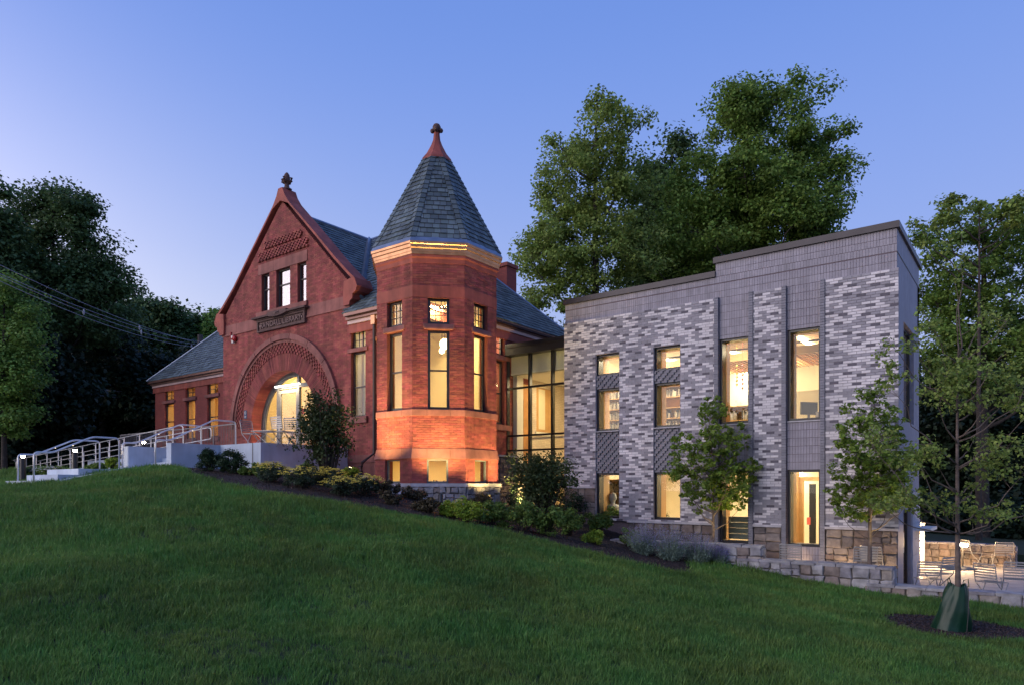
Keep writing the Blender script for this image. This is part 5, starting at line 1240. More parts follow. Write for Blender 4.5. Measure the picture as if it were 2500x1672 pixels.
def stair_rail(x, y0, z0, y1, z1, yt, label, led=True):
    """post, short level piece, slope, level piece, post"""
    root = empty('stair_handrail', (x, y0, z0), label, 'handrail', 'stainless handrails of the entrance steps', world=True)
    h = .88; ya = y0 + .42
    m = MB(); m.tube(smooth_path([(x, y0, z0), (x, y0, z0 + h), (x, ya, z0 + h), (x, y1, z1 + h), (x, yt, z1 + h), (x, yt, z1)]), .024, 8); m.build('rail_tube', 'steel', root, smooth=True)
    m = MB(); m.lathe([(.055, 0), (.055, .012)], (x, y0, z0), 10); m.build('base_plate', 'steel', root)
    m = MB(); m.lathe([(.055, 0), (.055, .012)], (x, yt, z1), 10); m.build('base_plate', 'steel', root)
    c = (x, (ya + y1) / 2, (z0 + z1) / 2 + h - .027); m = MB(); m.lathe([(.02, 0), (.02, .006)], c, 8); m.build('rail_led', 'tiny_led', root)
    lamp('rail_lamp', 'SPOT', (c[0], c[1], c[2] - .02), 9, (1, .85, .6), root, .02, target=(c[0], c[1], c[2] - 1), spot=110)
    return root
stair_rail(-22.45, 7.15, .05, 8.55, .52, 9.25, 'far steel handrail of the lower steps, at the lit bollard')
stair_rail(-20.72, 6.95, .05, 8.35, .52, 9.05, 'near steel handrail of the lower steps')
stair_rail(-23.02, 10.15, .55, 12.0, 1.25, 12.75, 'far steel handrail of the upper steps, on the left cheek wall')
stair_rail(-20.9, 10.15, .55, 12.0, 1.28, 12.75, 'near steel handrail of the upper steps, on the tall cheek wall')
# ramp along the front of the left wing
RP = empty('concrete_ramp', (-32, 13, .5), 'long concrete ramp climbing to the entrance terrace', 'ramp', world=True)
m = MB(); m.hexa([(-41, 12.75, .0), (-25.2, 12.75, .0), (-25.2, 13.9, .0), (-41, 13.9, .0), (-41, 12.75, .42), (-25.2, 12.75, 1.249), (-25.2, 13.9, 1.249), (-41, 13.9, .42)]); m.build('ramp_slab', 'concrete', RP)
for (y, lab) in ((12.8, 'near double handrail of the concrete ramp'), (13.85, 'far double handrail of the concrete ramp')):
    root = empty('ramp_handrail', (-32, y, .6), lab, 'handrail', 'double handrails along the ramp', world=True); zf = lambda x: .42 + (x + 41) / 15.8 * .83
    for x in np.arange(-40.4, -24.9, 1.28):
        m = MB(); m.tube([(x, y, zf(x)), (x, y, zf(x) + .93)], .022, 6); m.tube([(x, y, zf(x) + .86), (x + .0, y - .07, zf(x) + .86), (x, y - .07, zf(x) + .92)], .009, 4); m.tube([(x, y, zf(x) + .44), (x, y - .07, zf(x) + .44), (x, y - .07, zf(x) + .49)], .009, 4); m.build('rail_post', 'steel', root)
    for h in (.93, .50):
        m = MB(); m.tube(smooth_path([(-40.6, y - .07, zf(-40.6) + h), (-24.75, y - .07, zf(-24.75) + h), (-24.45, y - .07, zf(-24.45) + h)]), .016, 8); m.build('handrail_tube', 'steel', root, smooth=True)
    m = MB(); m.tube(smooth_path([(-24.45, y - .07, zf(-24.45) + .93), (-24.2, y - .07, zf(-24.45) + .9), (-24.2, y - .07, zf(-24.45) + .52), (-24.45, y - .07, zf(-24.45) + .50)]), .016, 8); m.build('rail_return', 'steel', root, smooth=True)
# baluster guard in front of the left wing
GR = empty('baluster_guard', (-30, 15.0, 1.25), 'thin grey metal guard of close vertical bars in front of the left wing', 'railing', world=True)
x0, x1 = -34.2, -24.6
m = MB(); m.box(x0, x1, 14.98, 15.02, 2.44, 2.48); m.box(x0, x1, 14.985, 15.015, 1.36, 1.39); m.build('guard_rail', 'guard_metal', GR)
i = 0
for x in np.arange(x0, x1 + .01, .115):
    m = MB(); big = i % 14 == 0; m.box(x - (.02 if big else .006), x + (.02 if big else .006), 14.98 if big else 14.994, 15.02 if big else 15.006, 1.25, 2.44 if not big else 2.439); m.build('guard_post' if big else 'baluster', 'guard_metal', GR); i += 1
# bollard lights
def bollard(x, y, zt, h, label):
    root = empty('bollard_light', (x, y, zt - h), label, 'bollard light', 'lit bollards by the steps')
    m = MB(); m.lathe([(.075, 0), (.075, h - .105)], (0, 0, 0), 16); m.build('post', 'dark_metal', root, smooth=False)
    m = MB(); m.lathe([(.05, 0), (.05, .045)], (0, 0, h - .103), 16); m.build('lens', 'bollard_glow', root)
    m = MB(); m.lathe([(.08, 0), (.08, .055)], (0, 0, h - .055), 16); m.build('cap', 'dark_metal', root)
    return root
b1 = gd(56, 1107, 20.6); b2 = gd(183, 1093, 21.2); b3 = gd(351, 1074, 23.9)
bollard(b1.x, b1.y, b1.z, b1.z - gz0(b1.x, b1.y) + .02, 'lit dark bollard beside the bottom of the lower handrail')
bollard(b2.x, b2.y, b2.z, b2.z - gz0(b2.x, b2.y) + .02, 'lit dark bollard standing in the flowers beside the lower steps')
bollard(b3.x, b3.y, b3.z, .95, 'lit dark bollard behind the upper steps at the ramp head')
# =================================================================== uplights of the tower
def spot(x, y, z, tgt, e, label, sp=70, h=.26):
    root = empty('uplight', (x, y, z), label, 'spotlight', 'ground uplights round the tower')
    d = (Vector(tgt) - Vector((x, y, z + .2))).normalized(); a = Vector((0, 0, .08)); top = a + d * h
    m = MB(); m.tube([(0, 0, -.1), (0, 0, .08)], .018, 6); m.build('stake', 'dark_metal', root)
    m = MB(); m.tube([a, a + d * .03, top - d * .012, top], [.035, .065, .068, .068], 12); m.build('housing', 'dark_metal', root)
    m = MB(); m.tube([top - d * .01, top + d * .002], .055, 12); m.build('lens', 'spot_lens', root)
    l = lamp('uplight_lamp', 'SPOT', (0, 0, 0), e, (1.0, .72, .26), None, .05, spot=sp + 28, blend=1.0); l.parent = root; l.location = top + d * .04; l.rotation_euler = d.to_track_quat('-Z', 'Y').to_euler()
    return root
def face_pt(k, a, out, z): return TF[k](a, out, z)
for (k, a, o, e, tz, sp, lab) in ((0, .55, 1.2, 800, 3.0, 70, 'uplight in the bed below the left face of the tower'), (7, .75, .9, 300, 3.2, 60, 'uplight beside the downspout left of the tower'),
                              (1, .73, 1.35, 1150, 3.1, 74, 'uplight below the middle window of the tower'), (2, .45, 1.2, 780, 3.0, 80, 'uplight at the stone foot of the tower'), (2, 1.6, 1.0, 700, 3.0, 75, 'uplight by the glass link')):
    p = face_pt(k, a, o, 0); z = gz0(p.x, p.y) + .03; t = face_pt(k, a + .1, 0, tz); spot(p.x, p.y, z, t, e, lab, sp)
# path edge strip by the tower
pa = [(-17.4, 14.9), (-16.6, 14.5), (-15.9, 13.7), (-15.1, 13.2), (-14.2, 13.25), (-13.2, 13.75), (-12.5, 14.6), (-12.3, 15.4)]
m = MB()
for i in range(len(pa) - 1):
    a, b = Vector(pa[i]), Vector(pa[i + 1]); t = (b - a).normalized(); n = Vector((-t.y, t.x)) * .11
    za, zb = gz0(*a) + .09, gz0(*b) + .09
    m.hexa([(a.x - n.x, a.y - n.y, za - .25), (b.x - n.x, b.y - n.y, zb - .25), (b.x + n.x, b.y + n.y, zb - .25), (a.x + n.x, a.y + n.y, za - .25), (a.x - n.x, a.y - n.y, za), (b.x - n.x, b.y - n.y, zb), (b.x + n.x, b.y + n.y, zb), (a.x + n.x, a.y + n.y, za)])
o = m.build('bed_kerb', 'concrete', None); o['kind'] = 'structure'
gravel = [(-17.4, 15.3), (-16.6, 14.55), (-15.9, 13.75), (-15.1, 13.25), (-14.2, 13.3), (-13.2, 13.8), (-12.6, 14.6), (-12.4, 15.6), (-12.9, 15.6), (-12.9, 14.9), (-13.8, 14.0), (-15.3, 14.0), (-16.2, 14.9), (-16.4, 15.3)]
mat('pale_gravel', (.40, .38, .40), .9, .4, 40, 1.0, 60)
sheet('gravel_strip', gravel, 'pale_gravel', .07, .08)
# =================================================================== stone walls and patio
def stone_wall(name, x0, x1, y, th, zt, zb, seed, label, yslope=0.0, big=.5):
    root = empty(name, ((x0 + x1) / 2, y, zb), label, 'stone wall', 'low fieldstone walls round the patio', world=True)
    L = math.hypot(x1 - x0, yslope); F = frame(x0, y, (x1 - x0) / L, yslope / L)
    m = MB(); m.fbox(F, .02, L - .02, zb, zt - .05, -th + .03, -.03); m.build('wall_core', 'joint', root)
    stone_parts(root, frame(F(0, -.035, 0).x, F(0, -.035, 0).y, *F.e), 0, L, zb, zt - .02, 'ashlar' if seed == 4 else 'fieldstone', seed=seed, big=big, proud=.05, small=.15)
    R = random.Random(seed + 9); x = 0
    while x < L - .05:       # cap stones
        w = min(R.uniform(.35, .75), L - x); w = L - x if L - x - w < .2 else w
        mm = MB(); h = R.uniform(-.012, .014); q = [F(x + .008, R.uniform(.0, .03), zt - .055), F(x + w - .008, R.uniform(.0, .03), zt - .055), F(x + w - .008, -th, zt - .055), F(x + .008, -th, zt - .055)]
        mm.hexa(q + [p + Vector((R.uniform(-.01, .01), R.uniform(-.01, .01), .06 + h + R.uniform(-.008, .008))) for p in q]); mm.build('stone', 'fieldstone%d' % R.choice((0, 3, 3, 2)), root); x += w
    for s, (ox, dx) in enumerate(((x0, 0), (x1, 0))):
        FE_ = frame(F(L if s else 0, -.03 if s else -th + .03, 0).x, F(L if s else 0, -.03 if s else -th + .03, 0).y, -F.n[0] if s else F.n[0], -F.n[1] if s else F.n[1])
        stone_parts(root, FE_, 0, th - .06, zb, zt - .055, 'fieldstone', seed=seed + 3 + s, big=.4, proud=.03)
    return root
w1x0, w1x1 = xy(1488, 16.7), xy(1865, 17.2)
stone_wall('stone_wall', w1x0, w1x1, 16.72, .45, -1.40, -2.2, 1, 'upper stone wall behind the lavender-coloured sage', yslope=.28)
w2x1 = xy(2180, 16.9)
stone_wall('stone_wall', w1x1 - .55, w2x1, 16.88, .46, -1.72, -2.45, 2, 'middle stone wall stepping down below the young trees', big=.55)
stone_wall('stone_wall', w2x1 - .5, 9.0, 16.82, .45, -2.09, -2.7, 3, 'lowest long stone wall edging the patio behind the foreground tree', big=.6)
bw0, bw1 = gd(2252, 1371, 24.2), gd(2475, 1376, 24.2)
stone_wall('stone_wall', bw0.x, bw1.x + .1, bw0.y, .45, -1.87, -2.7, 4, 'far stone seat wall at the back of the patio', big=.6)
# patio paving
PV = empty('patio_paving', (2, 20, -2.6), 'pale stone patio paving beside the addition', 'patio', world=True); PV['kind'] = 'structure'
m = MB(); m.box(-7.3, -2.62, 17.1, YN + .02, -2.7, -2.275); m.box(-2.65, 14, 17.1, 28.5, -2.9, -2.64); m.box(-4.15, -2.65, YB + .05, 28.5, -2.9, -2.64); m.build('paving_bed', 'joint', PV)
n_ = 0; y = 17.15; k = 0
while y < 28.2:
    h = .62; x = -2.62 - (k % 2) * .4 - (1.84 if y > YB + .1 else 0)
    while x < 10:
        w = .92; m = MB(); xx0 = max(x, -2.62 if y < YB + .1 else -4.14)
        if x + w - xx0 > .1: m.box(xx0 + .004, x + w - .004, y + .004, y + h - .004, -2.645, -2.6 + .002 * ((k + int(x * 3)) % 2)); m.build('paver', 'bluestone', PV)
        x += w
    y += h; k += 1
x = -7.25
while x < -2.7:
    m = MB(); m.box(x + .004, min(x + .74, -2.62) - .004, 17.25, 17.85, -2.28, -2.25); m.build('paver', 'bluestone', PV); m = MB(); m.box(x + .004, min(x + .74, -2.62) - .004, 17.858, YN - .1, -2.28, -2.25); m.build('paver', 'bluestone', PV); x += .74
m = MB(); m.box(-2.615, -2.30, 17.25, YN + .3, -2.7, -2.42); m.build('step', 'bluestone', PV)
# patio chairs with slatted backs
def patio_chair(x, y, z, rz, label):
    root = empty('patio_chair', (x, y, z), label, 'patio chair', 'slatted steel patio chairs', rz=rz)
    W_ = .25
    for s in (-1, 1):
        m = MB(); m.tube([(s * W_, .05, .0), (s * W_, -.18, .44)], .012, 6); m.build('leg', 'white_metal', root)
        m = MB(); m.tube([(s * W_, -.24, .0), (s * W_, .2, .44)], .012, 6); m.build('leg', 'white_metal', root)
        m = MB(); m.tube(smooth_path([(s * W_, .2, .44), (s * W_, .28, .86), (s * (W_ - .05), .285, .88)], .03), .011, 6); m.build('back_post', 'white_metal', root)
    m = MB()
    for i in range(7): yy_ = -.19 + i * .062; m.box(-W_ + .015, W_ - .015, yy_, yy_ + .042, .44, .452)
    m.build('seat', 'white_metal', root)
    for i in range(6): zz = .53 + i * .062; m = MB(); o_ = .2 + (zz - .44) * .19; m.box(-W_ + .012, W_ - .012, o_, o_ + .008, zz, zz + .034); m.build('back_slat', 'white_metal', root)
    return root
proto = patio_chair(*gd(2372, 1383, 23.2).xy, -2.6, 2.3, 'steel slatted chair turned sideways before the far seat wall, nearest the foreground trunk')
def pchair(u, d, z, rz, label):
    p = gd(u, 1400, d); c = copy_tree(proto); c.location = (p.x, p.y, z); c.rotation_euler = (0, 0, rz); c['label'] = label; return c
pchair(2447, 22.4, -2.6, 3.4, 'steel slatted chair seen from behind at the right end of the far seat wall')
pchair(2262, 16.6, -2.6, 3.5, 'steel slatted chair just beyond the low wall, left of the round table')
pchair(2292, 17.6, -2.6, 4.2, 'steel slatted chair between the patio door and the round table')
pchair(2422, 16.0, -2.6, 2.6, 'steel slatted chair just beyond the low wall, right of the round table')
pchair(2478, 16.5, -2.6, 3.3, 'steel slatted chair beyond the low wall at the edge of view')
pchair(1930, 17.3, -2.25, 3.4, 'steel slatted chair under the tall lower right window')
pchair(2108, 16.5, -2.25, 3.5, 'steel slatted chair behind the middle wall, left of the young tree trunk')
pchair(2138, 16.6, -2.25, 2.9, 'steel slatted chair behind the middle wall, right of the young tree trunk')
tp = gd(2338, 1394, 16.4); R = empty('round_table', (tp.x, tp.y, -2.6), 'round grey metal bistro table among the patio chairs', 'table')
m = MB(); m.lathe([(.40, .70), (.41, .71), (.40, .725)], (0, 0, 0), 28); m.build('tabletop', 'guard_metal', R); m = MB(); m.lathe([(.22, 0), (.20, .02), (.03, .04), (.025, .7)], (0, 0, 0), 14); m.build('pedestal', 'guard_metal', R)
# chairs and small table on the terrace
for (u, v, d, rz, lab) in ((617, 1085, 21.9, 1.8, 'steel slatted chair on the terrace at the left jamb of the arch'), (692, 1085, 21.0, 3.2, 'steel slatted chair on the terrace before the entrance door'), (722, 1085, 21.4, 3.6, 'steel slatted chair on the terrace, partly behind the tall shrub')):
    p = gd(u, v, d); c = copy_tree(proto); c.location = (p.x, p.y, 1.25); c.rotation_euler = (0, 0, rz); c['label'] = lab
tp = gd(652, 1085, 21.2); R = empty('small_square_table', (tp.x, tp.y, 1.25), 'small folding steel table on the terrace between two chairs', 'table', rz=.3)
m = MB(); m.box(-.35, .35, -.3, .3, .46, .475); m.build('tabletop', 'white_metal', R)
for s in (-1, 1):
    m = MB(); m.tube([(-.32, s * .27, 0), (.3, s * .27, .46)], .01, 5); m.build('leg', 'white_metal', R); m = MB(); m.tube([(.32, s * .25, 0), (-.3, s * .25, .46)], .01, 5); m.build('leg', 'white_metal', R)
# lit pier, sconce and canopy at the patio
pr = gd(2249, 1330, 23.0)
m = MB(); m.box(pr.x - .12, pr.x + .06, pr.y, pr.y + .35, -2.6, -1.2); m.box(pr.x - .14, pr.x + .08, pr.y - .02, pr.y + .37, -1.2, -1.14); single(m, 'lamp_pier', 'plaster_white', 'narrow pale pier carrying the patio wall lamp beyond the side door', 'pier')
R = empty('wall_sconce', (pr.x - .03, pr.y - .1, -1.85), 'glowing wall lamp on the pale pier at the patio', 'wall lamp')
m = MB(); m.lathe([(.05, -.07), (.07, 0), (.05, .07)], (0, 0, 0), 12); m.build('lamp_glass', 'sconce', R); m = MB(); m.box(-.04, .04, .06, .1, -.1, .1); m.build('bracket', 'dark_metal', R)
lamp('sconce_lamp', 'POINT', (.05, -.22, .02), 190, (1, .62, .28), None, .06).parent = R
cp_ = gd(2256, 1290, 20.5)
R = empty('flat_canopy', (cp_.x, cp_.y, -1.2), 'thin pale canopy slab over the side of the patio', 'canopy', world=True)
m = MB(); m.box(XR + .01, XR + .38, 21.3, 22.8, -1.15, -1.07); m.build('canopy_slab', 'plaster_white', R)
# second glowing lamp behind the trunk: a low bollard luminaire on the patio
q = gd(2350, 1330, 22.6); R = empty('patio_bollard', (q.x, q.y, -2.6), 'glowing bar lamp on the patio just right of the foreground trunk', 'patio light')
m = MB(); m.tube([(0, 0, 0), (0, 0, .76)], .03, 8); m.build('post', 'dark_metal', R); m = MB(); m.box(-.14, .14, -.04, .04, .70, .80); m.build('lamp_bar', 'sconce', R); lamp('bar_lamp', 'POINT', (0, -.25, .78), 240, (1, .64, .30), None, .08).parent = R
# wall uplights along the base of the addition
for i, x in enumerate((-4.75, -3.7, -2.8)):
    lampz = -2.22; R = empty('recessed_light', (x, 17.95, -2.25), ['recessed ground light below the tall right window', 'recessed ground light behind the young tree', 'recessed ground light at the corner of the addition'][i], 'ground light', 'ground lights of the patio strip')
    m = MB(); m.lathe([(.05, 0), (.05, .012)], (0, 0, 0), 12); m.build('lens', 'spot_lens', R)
    l = lamp('ground_lamp', 'SPOT', (0, 0, .03), 38, (1, .66, .34), None, .04, spot=120, blend=1.0); l.parent = R; l.location = (0, 0, .03); l.rotation_euler = (math.radians(180 - 28), 0, 0)
# =================================================================== utility lines
POLE = gd(489, 830, 48); R = empty('utility_pole', (POLE.x, POLE.y, 0), 'weathered wooden utility pole beyond the left roof', 'utility pole')
m = MB(); m.tube([(0, 0, 0), (0, 0, POLE.z + .35)], .17, 10); m.build('pole', 'wood_pole', R)
m = MB(); m.tube([(-.9, .3, POLE.z - 1.6), (.9, -.3, POLE.z - 1.6)], .06, 5); m.build('crossarm', 'wood_pole', R)
def wire(a, b, sag, r, label, n=24, balls=()):
    P = [a.lerp(b, i / n) - Vector((0, 0, sag * 4 * (i / n) * (1 - i / n))) for i in range(n + 1)]
    m = MB(); m.tube(P, r, 5)
    for t in balls: q = a.lerp(b, t) - Vector((0, 0, sag * 4 * t * (1 - t))); m.lathe([(.01, -.14), (.04, -.06), (.05, 0), (.04, .06), (.01, .14)], q, 6)
    return single(m, 'power_line', 'wire', label, 'power line', 'overhead lines')
for i, (v0, v1, bl) in enumerate(((636, 838, ()), (659, 834, (.56,)), (664, 842, (.57, .3)), (676, 848, (.92,)))):
    wire(gd(-40, v0 - 8, 24), gd(490, v1, 48), .35 + .05 * i, .011, ['highest thin overhead wire at the left', 'second overhead wire with a splice', 'third overhead wire with two splices', 'lowest wire of the upper overhead bundle'][i], balls=bl)
for i, (u0, v0, v1) in enumerate(((60, 900, 953), (40, 915, 967))): wire(gd(u0, v0, 34), gd(400, v1, 52), .5, .014, ['upper of the two low wires behind the left wing', 'lower of the two low wires behind the left wing'][i])
# =================================================================== trees
def blob_clumps(blobs, n, r, edge=2.6):
    w = np.array([b[3] * b[4] * b[5] for b in blobs]); w = w / w.sum(); out = []
    for i in range(n):
        b = blobs[r.choice(len(blobs), p=w)]; d = r.normal(0, 1, 3); d /= np.linalg.norm(d); q = r.random() ** (1 / edge)
        out.append([b[0] + d[0] * b[3] * q, b[1] + d[1] * b[4] * q, b[2] + d[2] * b[5] * q])
    return np.array(out)
def leaf_cloud(C, rad, per, size, r, flat=.6, tilt=.55):
    n = len(C) * per; i = np.repeat(np.arange(len(C)), per); d = r.normal(0, 1, (n, 3)); d /= np.linalg.norm(d, axis=1)[:, None]
    q = r.random(n) ** .45; R_ = rad[i] * r.uniform(.7, 1.15, n); P = C[i] + d * (q * R_)[:, None] * np.array([1, 1, flat]); P[:, 2] -= .12 * (R_ * (d[:, 0] ** 2 + d[:, 1] ** 2))
    N = d * .55 + np.array([0, 0, .75]) + r.normal(0, tilt, (n, 3)); return P, N
def leaf_mesh(name, P, N, size, asp, m, parent, r, fold=.0):
    N = N / (np.linalg.norm(N, axis=1)[:, None] + 1e-9); n = len(P); A = r.normal(0, 1, (n, 3)); A[:, 2] -= .5; A -= (A * N).sum(1)[:, None] * N; A /= np.linalg.norm(A, axis=1)[:, None] + 1e-9; B = np.cross(N, A)
    s = (size * r.uniform(.65, 1.3, n))[:, None]
    V = np.stack([P - A * s * .5, P + B * s * asp * .5 - A * s * .08 + N * s * .1, P + A * s * .55, P - B * s * asp * .5 - A * s * .08 + N * s * .1], 1).reshape(-1, 3)
    me = fast_mesh(name, V, np.arange(n * 4).reshape(n, 4), m); o = bpy.data.objects.new(name, me); return link(o, parent)
def tree(name, label, cat, base, trunk_h, tr, blobs, n, per, crad, size, lm, bm='bark', seed=1, flat=.6, group=None, asp=.75, nlimb=9, edge=2.6, limb_r=.38, twig=.012, lean=(0, 0), start=.3, crown_kind=None, tilt=.55):
    r = np.random.default_rng(seed); root = empty(name, base, label, cat, group)
    C = blob_clumps(blobs, n, r, edge); rad = crad * r.uniform(.65, 1.3, len(C))
    # trunk
    T = [Vector((lean[0] * t * t * trunk_h + .04 * tr * math.sin(5 * t + seed) * 3, lean[1] * t * t * trunk_h, trunk_h * t)) for t in np.linspace(0, 1, 9)]
    m = MB(); m.tube([T[0] - Vector((0, 0, .3))] + T, [tr * 1.35] + [tr * (1.12 - .9 * i / 8) if i else tr * 1.2 for i in range(9)], 10); m.build('trunk', bm, root, smooth=True)
    def tp(t): i = min(int(t * 8), 7); return T[i].lerp(T[i + 1], t * 8 - i)
    # limbs: greedy far-apart clumps get a limb from the trunk, the rest hang on the nearest limb point
    sel = [int(np.argmax(C[:, 2]))]
    while len(sel) < min(nlimb, len(C)):
        dd = np.min(np.linalg.norm(C[:, None] - C[sel][None], axis=2), axis=1); sel.append(int(np.argmax(dd)))
    pts, rads = [], []; m = MB(); zmin = C[:, 2].min()
    for k in sel:
        c = Vector(C[k]); hd = math.hypot(c.x, c.y); t = min(.97, max(start, (c.z - hd * .9) / trunk_h)); a = tp(t); L = (c - a).length
        P = []; 
        for i in range(7):
            s = i / 6; q = a.lerp(c, s) + Vector((0, 0, -.10 * L * math.sin(math.pi * s))) + Vector(r.normal(0, .02 * L, 3)) * (0 < i < 6); P.append(q)
        rr = [tr * limb_r * (1 - .85 * i / 6) for i in range(7)]; m.tube(P, rr, 6); 
        for i in range(6):
            for s in (0, .5): pts.append(P[i].lerp(P[i + 1], s)); rads.append(rr[i])
    A_ = np.array([tuple(p) for p in pts])
    for k in range(len(C)):
        if k in sel: continue
        d = np.linalg.norm(A_ - C[k], axis=1) + .5 * np.maximum(0, A_[:, 2] - C[k][2]); j = int(np.argmin(d)); a = Vector(A_[j]); c = Vector(C[k]); L = (c - a).length
        mid = a.lerp(c, .5) + Vector(r.normal(0, .08 * L, 3)); r0 = max(twig, min(rads[j] * .6, .02 + .018 * L)); m.tube([a, mid, c], [r0, r0 * .6, twig * .5], 4, cap=False)
        if k % 3 == 0: A_ = np.vstack([A_, [tuple(mid)]]); rads.append(r0 * .6)
    m.build('limbs', bm, root, smooth=True)
    P, N = leaf_cloud(C, rad, per, size, r, flat, tilt)
    leaf_mesh('crown', P, N, size, asp, lm, root, r)
    return root
def at(u, d, z=None):
    p = gd(u, 1190, d); return (p.x, p.y, gz0(p.x, p.y) if z is None else z)
def B(u, v, d, base, ru, rv, rd=None):
    """crown lobe: centre and half-sizes measured in the photograph, at distance d, relative to the tree base"""
    p = gd(u, v, d); rx = ru * d / FPX; return (p.x - base[0], p.y - base[1], p.z - base[2], rx, rd or rx, rv * d / FPX)
def big(name, label, u, d, blobs, n, per, crad, size, lm, seed, tr=.35, top=None, **k):
    if lm in ('dark_leaf', 'deep_leaf'): k.setdefault('bm', 'bark_dark')
    b = at(u, d); bl = [B(*(x[:2]), d + (x[4] if len(x) > 4 else 0), b, x[2], x[3]) for x in blobs]; zt = max(q[2] for q in bl)
    return tree(name, label, 'tree', b, zt * .98, tr, bl, n, per, crad, size, lm, seed=seed, group='tall trees behind the library', **k)
big('ash_tree', 'tall airy tree rising behind the left end of the addition, sky showing through', 1455, 38, [(1430, 330, 95, 95), (1505, 310, 75, 80), (1420, 450, 125, 100), (1500, 430, 90, 100), (1350, 610, 95, 100), (1440, 620, 150, 130), (1310, 690, 60, 50), (1530, 600, 90, 110), (1380, 745, 100, 45)], 240, 175, .9, .175, 'ash_leaf', 1, tr=.32, nlimb=16, limb_r=.30)
big('maple_tree', 'broad dense green maple rising behind the taller parapet', 1830, 40, [(1850, 290, 110, 95), (1800, 260, 60, 60), (1940, 250, 70, 60), (1960, 380, 110, 120), (1780, 430, 120, 110), (2010, 470, 70, 90), (1740, 560, 130, 80), (1880, 520, 150, 120), (2000, 570, 80, 70), (1660, 620, 90, 60), (1640, 480, 50, 60)], 330, 240, 1.05, .19, 'maple_leaf', 2, tr=.36, nlimb=18, limb_r=.32)
big('dark_maple', 'dark narrow tree between the airy tree and the broad maple', 1640, 45, [(1650, 365, 34, 50), (1610, 400, 40, 50), (1620, 480, 65, 80), (1660, 600, 110, 100), (1600, 680, 90, 50), (1560, 560, 60, 80)], 170, 200, 1.2, .25, 'dark_leaf', 3, tr=.3, nlimb=12)
big('linden_tree', 'leafy tree behind the patio, partly hidden by the foreground tree', 2400, 34, [(2300, 560, 70, 70), (2380, 520, 60, 60), (2440, 570, 80, 70), (2280, 680, 80, 90), (2400, 720, 120, 110), (2500, 640, 90, 90), (2330, 860, 120, 110), (2460, 900, 110, 100), (2560, 780, 110, 120)], 220, 160, .85, .17, 'maple_leaf', 4, tr=.3, nlimb=15)
big('spindly_sapling', 'thin twiggy sapling tops reaching above the linden behind the patio', 2390, 31, [(2395, 500, 30, 40), (2310, 510, 30, 40), (2250, 560, 30, 40), (2470, 520, 40, 40)], 34, 70, .5, .17, 'ash_leaf', 41, tr=.12, nlimb=10)
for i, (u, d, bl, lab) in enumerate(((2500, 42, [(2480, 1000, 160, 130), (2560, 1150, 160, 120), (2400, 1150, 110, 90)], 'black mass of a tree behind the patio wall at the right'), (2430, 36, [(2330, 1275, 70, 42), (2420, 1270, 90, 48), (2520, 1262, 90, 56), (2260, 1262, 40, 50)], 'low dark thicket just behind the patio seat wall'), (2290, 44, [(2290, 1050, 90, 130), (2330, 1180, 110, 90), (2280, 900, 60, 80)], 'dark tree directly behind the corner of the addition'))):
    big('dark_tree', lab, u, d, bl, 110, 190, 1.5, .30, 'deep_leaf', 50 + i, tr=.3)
# left side
big('oak_tree', 'huge dark tree at the far left with sky glinting through', 130, 40, [(155, 500, 70, 68), (75, 515, 55, 65), (60, 640, 130, 100), (210, 590, 55, 75), (245, 670, 75, 60), (120, 760, 190, 85), (290, 705, 42, 50), (200, 680, 90, 60)], 320, 240, 1.1, .19, 'dark_leaf', 5, tr=.26, nlimb=16)
big('edge_tree', 'dark tree top cut by the left edge of the picture', -30, 36, [(-35, 425, 48, 62), (-50, 560, 75, 110), (-60, 700, 110, 120)], 120, 200, 1.0, .22, 'dark_leaf', 6)
for i, (u, d, bl, lab, lm) in enumerate((
    (360, 56, [(360, 760, 70, 38), (330, 830, 90, 70), (400, 800, 50, 45)], 'dark rounded tree beyond the overhead wires', 'dark_leaf'),
    (475, 60, [(480, 800, 50, 32), (450, 850, 70, 50), (520, 800, 40, 40)], 'rounded tree just left of the gable shoulder', 'dark_leaf'),
    (545, 58, [(545, 800, 35, 40), (560, 860, 50, 60)], 'tree peeping over the low roof at the gable', 'left_leaf'),
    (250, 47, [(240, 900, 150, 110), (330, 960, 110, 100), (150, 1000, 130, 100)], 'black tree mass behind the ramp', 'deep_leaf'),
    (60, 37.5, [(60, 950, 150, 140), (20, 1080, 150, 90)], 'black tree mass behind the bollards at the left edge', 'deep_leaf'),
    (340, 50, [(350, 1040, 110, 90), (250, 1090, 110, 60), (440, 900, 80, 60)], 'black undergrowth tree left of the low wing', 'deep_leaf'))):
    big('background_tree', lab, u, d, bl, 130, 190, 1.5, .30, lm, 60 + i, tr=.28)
b = at(10, 30); bl = [B(30, 760, 30, b, 70, 80), B(20, 900, 30, b, 75, 80), B(60, 840, 30, b, 50, 60), B(30, 1010, 30, b, 55, 60), B(-80, 850, 30, b, 110, 160), B(100, 920, 30, b, 26, 20)]
tree('front_left_tree', 'lighter green tree at the left edge in front of the dark ones', 'tree', b, 8.5, .11, bl, 150, 260, .75, .13, 'left_leaf', seed=8, nlimb=14)
